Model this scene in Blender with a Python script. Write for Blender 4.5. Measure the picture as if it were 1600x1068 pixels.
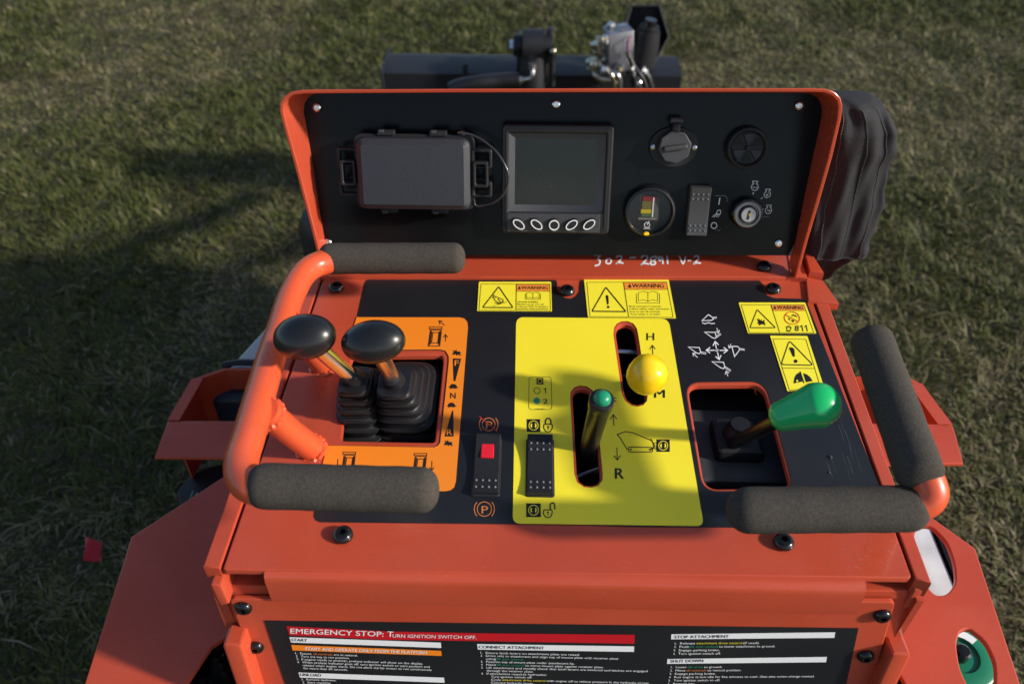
import bpy, bmesh, math, random
import numpy as np
from mathutils import Vector, Matrix, Euler
from mathutils.geometry import tessellate_polygon
random.seed(7); rng = np.random.default_rng(7)
R = math.radians
for o in list(bpy.data.objects): bpy.data.objects.remove(o)
scn = bpy.context.scene
col = scn.collection
# ------------------------------------------------------------------ camera, sky, sun, exposure
F = 1300.0
CAM = Vector((-0.037, -0.397, 0.635))
CAM_ROT = Euler((R(90 - 42.5), 0, R(1.46)))
camR = CAM_ROT.to_matrix()
cd = bpy.data.cameras.new('camera'); cam = bpy.data.objects.new('camera', cd); col.objects.link(cam)
cam.location = CAM; cam.rotation_euler = CAM_ROT
cd.sensor_width = 36; cd.lens = F / 1600 * 36; cd.clip_start = 0.02; cd.clip_end = 400
cd.dof.use_dof = True; cd.dof.focus_distance = 0.86; cd.dof.aperture_fstop = 5.6
scn.camera = cam
SUN_EL, SUN_AZ = 26.0, -16.0         # azimuth counted from +X towards +Y
sdir = Vector((math.cos(R(SUN_EL)) * math.cos(R(SUN_AZ)), math.cos(R(SUN_EL)) * math.sin(R(SUN_AZ)), math.sin(R(SUN_EL))))
w = bpy.data.worlds.new('World'); scn.world = w; w.use_nodes = True
nt = w.node_tree
sky = nt.nodes.new('ShaderNodeTexSky'); sky.sky_type = 'NISHITA'; sky.sun_disc = False
sky.sun_elevation = R(SUN_EL); sky.sun_rotation = math.atan2(sdir.x, sdir.y)
nt.links.new(sky.outputs[0], nt.nodes['Background'].inputs[0]); nt.nodes['Background'].inputs[1].default_value = 0.14
sl = bpy.data.lights.new('sun', 'SUN'); sl.energy = 4.9; sl.angle = R(3.4); sl.color = (1.0, 0.93, 0.82)
so = bpy.data.objects.new('sun', sl); col.objects.link(so); so.location = (3, -1, 3)
so.rotation_euler = sdir.to_track_quat('Z', 'Y').to_euler()
scn.view_settings.view_transform = 'Standard'; scn.view_settings.look = 'None'
scn.view_settings.exposure = 0.18; scn.view_settings.gamma = 1.0

# ------------------------------------------------------------------ survey helpers: image bearing -> point on a real plane
def ray(u, v): return camR @ Vector(((u - 800) / F, (534 - v) / F, -1))
class Frame:
    def __init__(s, o, ex, ey):
        s.o = Vector(o); s.ex = Vector(ex).normalized(); s.ey = Vector(ey).normalized(); s.n = s.ex.cross(s.ey).normalized()
    def at(s, u, v, h=0):
        d = ray(u, v); o = s.o + s.n * h
        return CAM + d * ((o - CAM).dot(s.n) / d.dot(s.n))
    def loc(s, u, v, h=0):
        p = s.at(u, v, h) - s.o
        return Vector((p.dot(s.ex), p.dot(s.ey)))
    def M(s, p=None):
        p = s.o if p is None else p
        return Matrix(((s.ex.x, s.ey.x, s.n.x, p.x), (s.ex.y, s.ey.y, s.n.y, p.y), (s.ex.z, s.ey.z, s.n.z, p.z), (0, 0, 0, 1)))
    def Muv(s, u, v, h=0): return s.M(s.at(u, v, h))
DECK = Frame((0, 0, 0), (1, 0, 0), (0, 1, 0))
DASH = Frame((0, 0.441, 0.032), (1, 0, 0), (0, 0.055, 0.155))
HOODF = Frame((0, 0.412, 0.0), (1, 0, 0), (0, 0.023, 0.232))
LIP = Frame((0, 0.41, 0.006), (1, 0, 0), (0, 1, 0))
FRONT = Frame((0, -0.006, -0.043), (1, 0, 0), (0, 0.113, 0.993))
def aty(u, v, y):
    d = ray(u, v); return CAM + d * ((y - CAM.y) / d.y)
def atz(u, v, z): return DECK.at(u, v, z)
def zoom(ox, oy, s): return lambda x, y: (ox + x * s, oy + y * s)
Z1 = zoom(420, 120, .29967); Z2 = zoom(860, 120, .35); Z3 = zoom(580, 0, .3125); Z4 = zoom(340, 420, .3932); Z5 = zoom(700, 420, .3933)
Z6 = zoom(1040, 420, .4118); Z7 = zoom(120, 700, .3446); Z8 = zoom(1100, 700, .3446)
ZS = zoom(780, 190, .178); ZG = zoom(960, 180, .1873); ZW = zoom(740, 430, .2); ZB = zoom(1060, 460, .15)
ZP = zoom(400, 950, .225); ZQ = zoom(700, 950, .225); ZR = zoom(1000, 950, .225)
def conv(Z, pts): return [Z(*p) for p in pts]

# ------------------------------------------------------------------ materials
def mat(name, c, rough=.5, metal=0, coat=0, bump=0, bscale=60, var=0, vscale=8, c2=None, dust=0, spec=.5, trans=0, emis=None, detail=4, ior=1.45):
    m = bpy.data.materials.new(name); m.use_nodes = True; n = m.node_tree.nodes; l = m.node_tree.links
    b = n['Principled BSDF']; b.inputs['Base Color'].default_value = (*c, 1); b.inputs['Roughness'].default_value = rough
    b.inputs['Metallic'].default_value = metal; b.inputs['Coat Weight'].default_value = coat; b.inputs['Coat Roughness'].default_value = .08
    b.inputs['Specular IOR Level'].default_value = spec; b.inputs['Transmission Weight'].default_value = trans; b.inputs['IOR'].default_value = ior
    if emis: b.inputs['Emission Color'].default_value = (*emis, 1); b.inputs['Emission Strength'].default_value = 1
    tc = n.new('ShaderNodeTexCoord')
    src = None
    if var or c2:
        a = n.new('ShaderNodeTexNoise'); a.inputs['Scale'].default_value = vscale; a.inputs['Detail'].default_value = detail; l.new(tc.outputs['Object'], a.inputs['Vector'])
        mr = n.new('ShaderNodeMapRange'); mr.inputs[1].default_value = .35; mr.inputs[2].default_value = .65; l.new(a.outputs['Fac'], mr.inputs[0])
        mx = n.new('ShaderNodeMix'); mx.data_type = 'RGBA'; l.new(mr.outputs[0], mx.inputs[0])
        if c2: A, B = c, c2
        else: A = tuple(k * (1 - var) for k in c); B = tuple(min(1, k * (1 + var)) for k in c)
        mx.inputs[6].default_value = (*A, 1); mx.inputs[7].default_value = (*B, 1); src = mx.outputs[2]
    if dust:
        a = n.new('ShaderNodeTexNoise'); a.inputs['Scale'].default_value = 420; a.inputs['Detail'].default_value = 1; l.new(tc.outputs['Object'], a.inputs['Vector'])
        a2 = n.new('ShaderNodeTexNoise'); a2.inputs['Scale'].default_value = 9; a2.inputs['Detail'].default_value = 5; l.new(tc.outputs['Object'], a2.inputs['Vector'])
        mr = n.new('ShaderNodeMapRange'); mr.inputs[1].default_value = .74; mr.inputs[2].default_value = .80; l.new(a.outputs['Fac'], mr.inputs[0])
        mr2 = n.new('ShaderNodeMapRange'); mr2.inputs[1].default_value = .45; mr2.inputs[2].default_value = .8; mr2.inputs[4].default_value = .25; l.new(a2.outputs['Fac'], mr2.inputs[0])
        ad = n.new('ShaderNodeMath'); ad.use_clamp = True; l.new(mr.outputs[0], ad.inputs[0]); l.new(mr2.outputs[0], ad.inputs[1])
        ml = n.new('ShaderNodeMath'); ml.operation = 'MULTIPLY'; ml.inputs[1].default_value = dust; l.new(ad.outputs[0], ml.inputs[0])
        mx = n.new('ShaderNodeMix'); mx.data_type = 'RGBA'; l.new(ml.outputs[0], mx.inputs[0])
        if src: l.new(src, mx.inputs[6])
        else: mx.inputs[6].default_value = (*c, 1)
        mx.inputs[7].default_value = (.45, .4, .34, 1); src = mx.outputs[2]
        rr = n.new('ShaderNodeMapRange'); rr.inputs[3].default_value = rough * .85; rr.inputs[4].default_value = min(1, rough * 1.5); l.new(a2.outputs['Fac'], rr.inputs[0]); l.new(rr.outputs[0], b.inputs['Roughness'])
    if src: l.new(src, b.inputs['Base Color'])
    if bump:
        a = n.new('ShaderNodeTexNoise'); a.inputs['Scale'].default_value = bscale; a.inputs['Detail'].default_value = 3; l.new(tc.outputs['Object'], a.inputs['Vector'])
        bp = n.new('ShaderNodeBump'); bp.inputs['Strength'].default_value = bump; bp.inputs['Distance'].default_value = .001; l.new(a.outputs['Fac'], bp.inputs['Height']); l.new(bp.outputs[0], b.inputs['Normal'])
    return m
RED = mat('orange_red_paint', (.45, .062, .027), .30, coat=.15, bump=.13, bscale=210, var=.07, vscale=7, dust=.16)
TUBE = mat('orange_tube_paint', (.60, .085, .030), .30, coat=.15, bump=.10, bscale=120, var=.04, dust=.05)
BLK = mat('black_vinyl', (.010, .011, .014), .36, bump=.06, bscale=300, dust=.04)
DASHM = mat('black_dash_paint', (.0035, .0038, .0048), .22, bump=.05, bscale=250, dust=.012, spec=.25)
ORG = mat('orange_vinyl', (.84, .23, .014), .38, bump=.12, bscale=70, dust=.05)
YEL = mat('yellow_vinyl', (.90, .75, .030), .40, bump=.12, bscale=70, dust=.05, var=.03, vscale=5)
WYEL = mat('warning_yellow', (.90, .78, .04), .40)
WORG = mat('warning_orange', (.85, .28, .04), .36)
INK = mat('black_ink', (.012, .012, .013), .4)
WHT = mat('white_ink', (.78, .78, .80), .45)
ORI = mat('orange_ink', (.62, .19, .05), .45)
REDI = mat('red_ink', (.60, .03, .02), .45)
CRIM = mat('crimson_print', (.50, .008, .016), .4)
GRNI = mat('green_ink', (.02, .26, .14), .45)
YELI = mat('yellow_print', (.80, .66, .04), .45)
PLA = mat('black_plastic', (.017, .0175, .020), .45, bump=.25, bscale=900, spec=.35)
BOXP = mat('dark_grey_textured_plastic', (.026, .029, .038), .50, bump=.5, bscale=1300)
PLG = mat('grey_rocker_plastic', (.046, .047, .052), .5, bump=.3, bscale=1200)
RUB = mat('black_rubber', (.010, .010, .012), .36, bump=.12, bscale=500, dust=.03)
KNOB = mat('black_glossy_knob', (.008, .008, .009), .27, coat=.25, bump=.12, bscale=70, dust=.10)
FOAM = mat('brown_grey_foam', (.046, .040, .034), .95, bump=.5, bscale=900, c2=(.064, .056, .048), vscale=500, detail=2, spec=.2)
CHR = mat('chrome', (.85, .83, .80), .22, metal=1, bump=.03, bscale=40)
ZINC = mat('zinc_steel', (.55, .55, .58), .3, metal=1, bump=.1, bscale=300)
BSTL = mat('black_oxide_steel', (.02, .02, .022), .22, metal=.6, coat=.4)
GRN = mat('green_knob_plastic', (.010, .46, .13), .25, coat=.3, bump=.04, bscale=60)
GRT = mat('green_tip_plastic', (.01, .24, .12), .3)
YKN = mat('yellow_knob_plastic', (.93, .58, .008), .22, coat=.3)
DOT = mat('highlight_grey_dots', (.16, .16, .17), .22, coat=.5)  # lighter grey than the caps: highlights on the bumps put into the colour
REDB = mat('red_button_plastic', (.72, .015, .03), .35, bump=.2, bscale=700)
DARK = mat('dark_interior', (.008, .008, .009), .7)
LCD = mat('unlit_lcd', (.008, .0085, .005), .22, dust=.10, coat=.2)
GLAS = mat('clear_gauge_lens', (.9, .9, .9), .03, trans=1, ior=1.2)
FAB = mat('black_woven_nylon', (.012, .012, .015), .72, bump=.7, bscale=1100, dust=.03)
GREY = mat('grey_plastic_cover', (.45, .45, .45), .5)
NAVY = mat('navy_plastic', (.015, .025, .045), .35, bump=.05)
GWHEEL = mat('green_painted_disc', (.008, .16, .08), .3, coat=.2)
WHP = mat('white_glossy_panel', (.50, .52, .55), .25, coat=.5, bump=.2, bscale=40, var=.15, vscale=25)
BSTEEL = mat('black_painted_steel', (.011, .012, .016), .42, bump=.1, bscale=120, dust=.06)
BRS = mat('brass_zinc_fitting', (.55, .50, .38), .28, metal=1)
ALU = mat('machined_aluminium', (.30, .30, .33), .42, metal=.9, bump=.1)
FLAGM = mat('red_flag_vinyl', (.42, .004, .012), .5)
BAG = mat('black_bag_film', (.01, .01, .011), .2, bump=.6, bscale=60)

# ------------------------------------------------------------------ mesh builder
def round_poly(pts, r, n=5):
    out = []; N = len(pts)
    for i in range(N):
        p = Vector(pts[i]); a = Vector(pts[i - 1]) - p; b = Vector(pts[(i + 1) % N]) - p
        rr = min(r, a.length * .45, b.length * .45)
        A = p + a.normalized() * rr; B = p + b.normalized() * rr
        for k in range(n + 1):
            t = k / n; out.append(tuple(A * (1 - t) ** 2 + p * 2 * t * (1 - t) + B * t * t))
    return out
def area(p): return sum(p[i - 1][0] * p[i][1] - p[i][0] * p[i - 1][1] for i in range(len(p))) / 2
def offset(p, d):                     # positive d shrinks a counter-clockwise loop
    out = []; N = len(p); s = 1 if area(p) > 0 else -1
    for i in range(N):
        a = Vector(p[i]) - Vector(p[i - 1]); b = Vector(p[(i + 1) % N]) - Vector(p[i])
        if a.length < 1e-9: a = b
        if b.length < 1e-9: b = a
        na = Vector((-a.y, a.x)).normalized() * s; nb = Vector((-b.y, b.x)).normalized() * s
        m = (na + nb)
        if m.length < 1e-6: m = na
        m.normalize(); k = d / max(.5, m.dot(na)); out.append(tuple(Vector(p[i]) + m * k))
    return out
def circle(cx, cy, rx, ry=None, n=32, a0=0):
    ry = rx if ry is None else ry
    return [(cx + rx * math.cos(a0 + 2 * math.pi * k / n), cy + ry * math.sin(a0 + 2 * math.pi * k / n)) for k in range(n)]
def rrect(cx, cy, w, h, r, n=5): return round_poly([(cx - w / 2, cy - h / 2), (cx + w / 2, cy - h / 2), (cx + w / 2, cy + h / 2), (cx - w / 2, cy + h / 2)], r, n)
def catmull(P, n=6):
    out = []
    for i in range(len(P) - 1):
        p0 = P[max(0, i - 1)]; p1 = P[i]; p2 = P[i + 1]; p3 = P[min(len(P) - 1, i + 2)]
        for k in range(n):
            t = k / n
            out.append(.5 * ((2 * p1) + (-p0 + p2) * t + (2 * p0 - 5 * p1 + 4 * p2 - p3) * t * t + (-p0 + 3 * p1 - 3 * p2 + p3) * t ** 3))
    out.append(P[-1]); return out
I4 = Matrix.Identity(4)
_font = {}
def textmesh(s, bold=.0):
    bold = 0
    k = (s, bold)
    if k not in _font:
        c = bpy.data.curves.new('t', 'FONT'); c.body = s; c.resolution_u = 3; c.offset = bold
        o = bpy.data.objects.new('t', c); col.objects.link(o)
        bpy.context.view_layer.update()
        me = bpy.data.meshes.new_from_object(o.evaluated_get(bpy.context.evaluated_depsgraph_get()))
        vs = [tuple(v.co[:2]) for v in me.vertices]; fs = [tuple(p.vertices) for p in me.polygons]
        bpy.data.objects.remove(o); bpy.data.curves.remove(c); bpy.data.meshes.remove(me)
        _font[k] = (vs, fs)
    return _font[k]
class MB:
    def __init__(s): s.v = []; s.f = []; s.m = []; s.mats = []; s.sm = []
    def mi(s, m):
        if m not in s.mats: s.mats.append(m)
        return s.mats.index(m)
    def add(s, vs, fs, m, T=I4, smooth=True):
        b = len(s.v); s.v += [T @ Vector(p) for p in vs]; k = s.mi(m)
        for f in fs: s.f.append(tuple(b + i for i in f)); s.m.append(k); s.sm.append(smooth)
        return s
    def plate(s, outer, holes, z0, z1, m, T=I4, bev=.0, steps=2, mwall=None):
        """flat sheet with real holes; outer and holes are 2-D loops"""
        loops = [outer] + list(holes); top = []
        for i, lp in enumerate(loops):
            want = i == 0
            if (area(lp) > 0) != want: lp = lp[::-1]
            rings = []
            if bev > 0:
                rings.append((lp, z0))
                for k in range(steps + 1):
                    a = math.pi / 2 * k / steps
                    d = bev * (1 - math.cos(a)); d = d if i == 0 else -d
                    o_ = offset(lp, d if i == 0 else d) if d else lp
                    rings.append((o_, z1 - bev + bev * math.sin(a)))
            else: rings = [(lp, z0), (lp, z1)]
            vs = [(x, y, z) for (l_, z) in rings for (x, y) in l_]; n = len(lp)
            fs = [(r * n + j, r * n + (j + 1) % n, (r + 1) * n + (j + 1) % n, (r + 1) * n + j) for r in range(len(rings) - 1) for j in range(n)]
            s.add(vs, fs, mwall or m, T)
            top.append(rings[-1][0])
        for zz, lps, flip in ((z1, top, False), (z0, [l_ if (area(l_) > 0) == (i == 0) else l_[::-1] for i, l_ in enumerate(loops)], True)):
            flat = [p for l_ in lps for p in l_]
            tri = tessellate_polygon([[Vector((x, y, 0)) for x, y in l_] for l_ in lps])
            out = []
            for t in tri:
                a, b, c = [flat[i] for i in t]
                ar = (b[0] - a[0]) * (c[1] - a[1]) - (b[1] - a[1]) * (c[0] - a[0])
                if abs(ar) < 1e-14: continue
                t = tuple(t) if ar > 0 else tuple(t)[::-1]
                out.append(t[::-1] if flip else t)
            s.add([(x, y, zz) for x, y in flat], out, m, T, False)
        return s
    def prism(s, poly, z0, z1, m, T=I4, bev=0, steps=3): return s.plate(poly, [], z0, z1, m, T, bev, steps)
    def box(s, c, d, m, T=I4, bev=0):
        return s.prism(rrect(c[0], c[1], d[0], d[1], max(bev, 1e-5), 3 if bev else 1), c[2] - d[2] / 2, c[2] + d[2] / 2, m, T, bev, 2)
    def lathe(s, prof, m, T=I4, n=32, sx=1, sy=1):
        vs = []; fs = []
        for (r, z) in prof: vs += [(r * sx * math.cos(2 * math.pi * k / n), r * sy * math.sin(2 * math.pi * k / n), z) for k in range(n)]
        for j in range(len(prof) - 1):
            for k in range(n): fs.append((j * n + k, j * n + (k + 1) % n, (j + 1) * n + (k + 1) % n, (j + 1) * n + k))
        fs.append(tuple(range(n))[::-1]); fs.append(tuple((len(prof) - 1) * n + k for k in range(n)))
        return s.add(vs, fs, m, T)
    def tube(s, pts, rad, m, n=20, caps=True, flat=1.0):
        pts = [Vector(p) for p in pts]; N = len(pts)
        rad = [rad] * N if not hasattr(rad, '__len__') else rad
        t0 = (pts[1] - pts[0]).normalized(); up = Vector((0, 0, 1)) if abs(t0.z) < .9 else Vector((1, 0, 0))
        nx = t0.cross(up).normalized(); vs = []
        for i in range(N):
            t = (pts[min(N - 1, i + 1)] - pts[max(0, i - 1)]).normalized()
            nx = (nx - t * nx.dot(t)).normalized(); ny = t.cross(nx)
            vs += [pts[i] + (nx * math.cos(2 * math.pi * k / n) + ny * math.sin(2 * math.pi * k / n) * flat) * rad[i] for k in range(n)]
        fs = [(i * n + k, i * n + (k + 1) % n, (i + 1) * n + (k + 1) % n, (i + 1) * n + k) for i in range(N - 1) for k in range(n)]
        if caps: fs += [tuple(range(n))[::-1], tuple((N - 1) * n + k for k in range(n))]
        return s.add(vs, fs, m)
    def capsule(s, a, b, r, m, n=28, round_=1.0, extra=None):   # soft-ended grip
        a = Vector(a); b = Vector(b); d = (b - a); L = d.length; d.normalize(); P = []; Rr = []; q = r * round_
        for k in range(9): th = math.pi / 2 * k / 8; P.append(a + d * q * (1 - math.cos(th))); Rr.append(max(r * .12, r * math.sin(th) ** .8))
        for k in range(1, 14): P.append(a + d * (q + (L - 2 * q) * k / 14)); Rr.append(r * (1 + .012 * math.sin(k * 1.7)))
        for k in range(9): th = math.pi / 2 * (8 - k) / 8; P.append(b - d * q * (1 - math.cos(th))); Rr.append(max(r * .12, r * math.sin(th) ** .8))
        return s.tube(P, Rr, m, n)
    # ---- printing, on a frame, given by survey bearings
    def fill(s, fr, pts, m, h):
        tri = tessellate_polygon([[Vector((x, y, 0)) for x, y in pts]])
        W_ = [fr.at(x, y, h) for x, y in pts]; out = []
        for t in tri:
            nn = (W_[t[1]] - W_[t[0]]).cross(W_[t[2]] - W_[t[0]])
            out.append(tuple(t) if nn.dot(fr.n) > 0 else tuple(t)[::-1])
        return s.add(W_, out, m, I4, False)
    def line(s, fr, pts, wd, m, h, closed=False):
        pts = [Vector(p) for p in pts]; N = len(pts); L = []; Rr = []
        for i in range(N):
            a = pts[i] - pts[i - 1] if (i or closed) else None; b = pts[(i + 1) % N] - pts[i] if (i < N - 1 or closed) else None
            if a is None: a = b
            if b is None: b = a
            na = Vector((-a.y, a.x)).normalized(); nb = Vector((-b.y, b.x)).normalized(); mm = na + nb
            mm = mm.normalized() if mm.length > 1e-3 else na
            k = wd / 2 / max(.45, mm.dot(na)); L.append(pts[i] + mm * k); Rr.append(pts[i] - mm * k)
        vs = [fr.at(p.x, p.y, h) for p in L + Rr]; fs = []
        for i in range(N if closed else N - 1):
            j = (i + 1) % N; f = (i, j, N + j, N + i)
            nn = (vs[f[1]] - vs[f[0]]).cross(vs[f[3]] - vs[f[0]])
            fs.append(f if nn.dot(fr.n) > 0 else f[::-1])
        return s.add(vs, fs, m, I4, False)
    def ring(s, fr, c, r, wd, m, h, ry=None, n=28, rot=0):
        P = []
        for k in range(n):
            a = 2 * math.pi * k / n; x = r * math.cos(a); y = (ry or r) * math.sin(a)
            P.append((c[0] + x * math.cos(rot) - y * math.sin(rot), c[1] + x * math.sin(rot) + y * math.cos(rot)))
        return s.line(fr, P, wd, m, h, True)
    def disc(s, fr, c, r, m, h, ry=None, n=24): return s.fill(fr, circle(c[0], c[1], r, ry, n), m, h)
    def arrow(s, fr, a, b, wd, hd, m, h):
        a = Vector(a); b = Vector(b); d = (b - a).normalized(); n_ = Vector((-d.y, d.x))
        s.line(fr, [a, b], wd, m, h); return s.line(fr, [b - d * hd + n_ * hd * .75, b, b - d * hd - n_ * hd * .75], wd, m, h + .00003)
    def text(s, fr, body, a, b, cap, m, h, bold=.02, shear=0):
        """baseline runs a -> b in survey bearings, cap = capital height there"""
        if bold >= .01:
            u_ = Vector((cap * min(bold, .02) * 1.6, 0)); s.text(fr, body, Vector(a) + u_, Vector(b) + u_, cap, m, h + .00002, 0, shear); s.text(fr, body, Vector(a) - u_, Vector(b) - u_, cap, m, h + .00004, 0, shear)
        vs, fs = textmesh(body, 0)
        if not vs: return s
        x0 = min(p[0] for p in vs); x1 = max(p[0] for p in vs); a = Vector(a); b = Vector(b); e = (b - a) / (x1 - x0)
        dn = Vector((-e.y, e.x)).normalized(); k = cap / .69
        W_ = []
        for (x, y) in vs:
            q = a + e * (x - x0) - dn * y * k + Vector((shear * y * k, 0)); W_.append(fr.at(q.x, q.y, h))
        out = []
        for f in fs:
            nn = Vector((0, 0, 0))
            for i in range(1, len(f) - 1): nn += (W_[f[i]] - W_[f[0]]).cross(W_[f[i + 1]] - W_[f[0]])
            out.append(f if nn.dot(fr.n) > 0 else f[::-1])
        return s.add(W_, out, m, I4, False)
    def build(s, name, parent=None, T=I4, label=None, sharp=38):
        """verts are in world space (T moves them); origin goes to the part's centre"""
        me = bpy.data.meshes.new(name)
        V = [T @ v for v in s.v]
        c = sum(V, Vector()) / len(V)
        me.from_pydata([tuple(v - c) for v in V], [], s.f)
        for m in s.mats: me.materials.append(m)
        me.polygons.foreach_set('material_index', s.m); me.polygons.foreach_set('use_smooth', s.sm)
        me.update()
        me.set_sharp_from_angle(angle=R(sharp))
        o = bpy.data.objects.new(name, me); col.objects.link(o)
        place(o, parent, Matrix.Translation(c))
        if label: o['label'] = label
        return o
WORLD = {}
def place(o, parent, Mw):
    o.parent = parent
    o.matrix_basis = (WORLD[parent.name].inverted() @ Mw) if parent else Mw
    WORLD[o.name] = Mw
def thing(name, loc, label, cat, group=None):
    o = bpy.data.objects.new(name, None); col.objects.link(o); o.empty_display_size = .1
    place(o, None, Matrix.Translation(Vector(loc))); o['label'] = label; o['category'] = cat
    if group: o['group'] = group
    return o
def smart(o, label, cat): o['label'] = label; o['category'] = cat; return o
def copy_part(o, Mw, parent, kids=True):
    c = o.copy(); col.objects.link(c); old = WORLD[o.name]; place(c, parent, Mw)
    if kids:
        for ch in [k for k in bpy.data.objects if k.parent == o]:
            copy_part(ch, Mw @ old.inverted() @ WORLD[ch.name], c, False)
    return c

# ------------------------------------------------------------------ the ground
GZ = -1.02
for m_ in (RED, TUBE):
    n_ = m_.node_tree.nodes; l_ = m_.node_tree.links; b_ = n_['Principled BSDF']
    t_ = n_.new('ShaderNodeTexCoord'); q_ = n_.new('ShaderNodeMapping'); q_.inputs['Scale'].default_value = (3, 14, 9); a_ = n_.new('ShaderNodeTexNoise'); a_.inputs['Scale'].default_value = 3; a_.inputs['Detail'].default_value = 9; a_.inputs['Roughness'].default_value = .7
    l_.new(t_.outputs['Object'], q_.inputs[0]); l_.new(q_.outputs[0], a_.inputs['Vector'])
    mr_ = n_.new('ShaderNodeMapRange'); mr_.inputs[1].default_value = .3; mr_.inputs[2].default_value = .7; mr_.inputs[3].default_value = .20; mr_.inputs[4].default_value = .44
    l_.new(a_.outputs['Fac'], mr_.inputs[0]); l_.new(mr_.outputs[0], b_.inputs['Roughness'])
def ground_mat():
    m = bpy.data.materials.new('soil_and_thatch'); m.use_nodes = True; n = m.node_tree.nodes; l = m.node_tree.links; b = n['Principled BSDF']; b.inputs['Roughness'].default_value = .95
    tc = n.new('ShaderNodeTexCoord'); a = n.new('ShaderNodeTexNoise'); a.inputs['Scale'].default_value = 1.6; a.inputs['Detail'].default_value = 8; l.new(tc.outputs['Object'], a.inputs['Vector'])
    r = n.new('ShaderNodeValToRGB'); e = r.color_ramp.elements; e[0].position = .38; e[0].color = (.040, .042, .020, 1); e[1].position = .62; e[1].color = (.09, .07, .042, 1)
    l.new(a.outputs['Fac'], r.inputs[0]); l.new(r.outputs[0], b.inputs['Base Color'])
    c = n.new('ShaderNodeTexNoise'); c.inputs['Scale'].default_value = 45; c.inputs['Detail'].default_value = 6; l.new(tc.outputs['Object'], c.inputs['Vector'])
    bp = n.new('ShaderNodeBump'); bp.inputs['Distance'].default_value = .03; bp.inputs['Strength'].default_value = .8; l.new(c.outputs['Fac'], bp.inputs['Height']); l.new(bp.outputs[0], b.inputs['Normal']); return m
g = MB(); S = 120
g.add([(-S, -S, GZ), (S, -S, GZ), (S, S, GZ), (-S, S, GZ)], [(0, 1, 2, 3)], ground_mat(), I4, False)
go = g.build('ground'); go['kind'] = 'structure'

def grass_mat():
    m = bpy.data.materials.new('grass_blades'); m.use_nodes = True; n = m.node_tree.nodes; l = m.node_tree.links; b = n['Principled BSDF']
    b.inputs['Roughness'].default_value = .6; b.inputs['Specular IOR Level'].default_value = .25
    at = n.new('ShaderNodeAttribute'); at.attribute_name = 'tint'; r = n.new('ShaderNodeValToRGB'); e = r.color_ramp.elements
    e[0].position = 0; e[0].color = (.036, .047, .012, 1); e[1].position = 1; e[1].color = (.33, .28, .17, 1)
    for p, c in ((.3, (.066, .080, .018, 1)), (.6, (.100, .112, .030, 1)), (.78, (.160, .140, .060, 1))): x = e.new(p); x.color = c
    l.new(at.outputs['Fac'], r.inputs[0]); l.new(r.outputs[0], b.inputs['Base Color'])
    tr = n.new('ShaderNodeBsdfTranslucent'); l.new(r.outputs[0], tr.inputs[0]); mx = n.new('ShaderNodeMixShader'); mx.inputs[0].default_value = .28
    l.new(b.outputs[0], mx.inputs[1]); l.new(tr.outputs[0], mx.inputs[2]); l.new(mx.outputs[0], n['Material Output'].inputs[0]); return m
def vnoise(x, y, sc, seed):
    r_ = np.random.default_rng(seed); G = r_.random((256, 256)); X = x * sc + 100; Y = y * sc + 100
    xi = np.floor(X).astype(int); yi = np.floor(Y).astype(int); fx = X - xi; fy = Y - yi; fx = fx * fx * (3 - 2 * fx); fy = fy * fy * (3 - 2 * fy)
    g_ = lambda a, b: G[a % 256, b % 256]
    return (g_(xi, yi) * (1 - fx) + g_(xi + 1, yi) * fx) * (1 - fy) + (g_(xi, yi + 1) * (1 - fx) + g_(xi + 1, yi + 1) * fx) * fy
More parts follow.
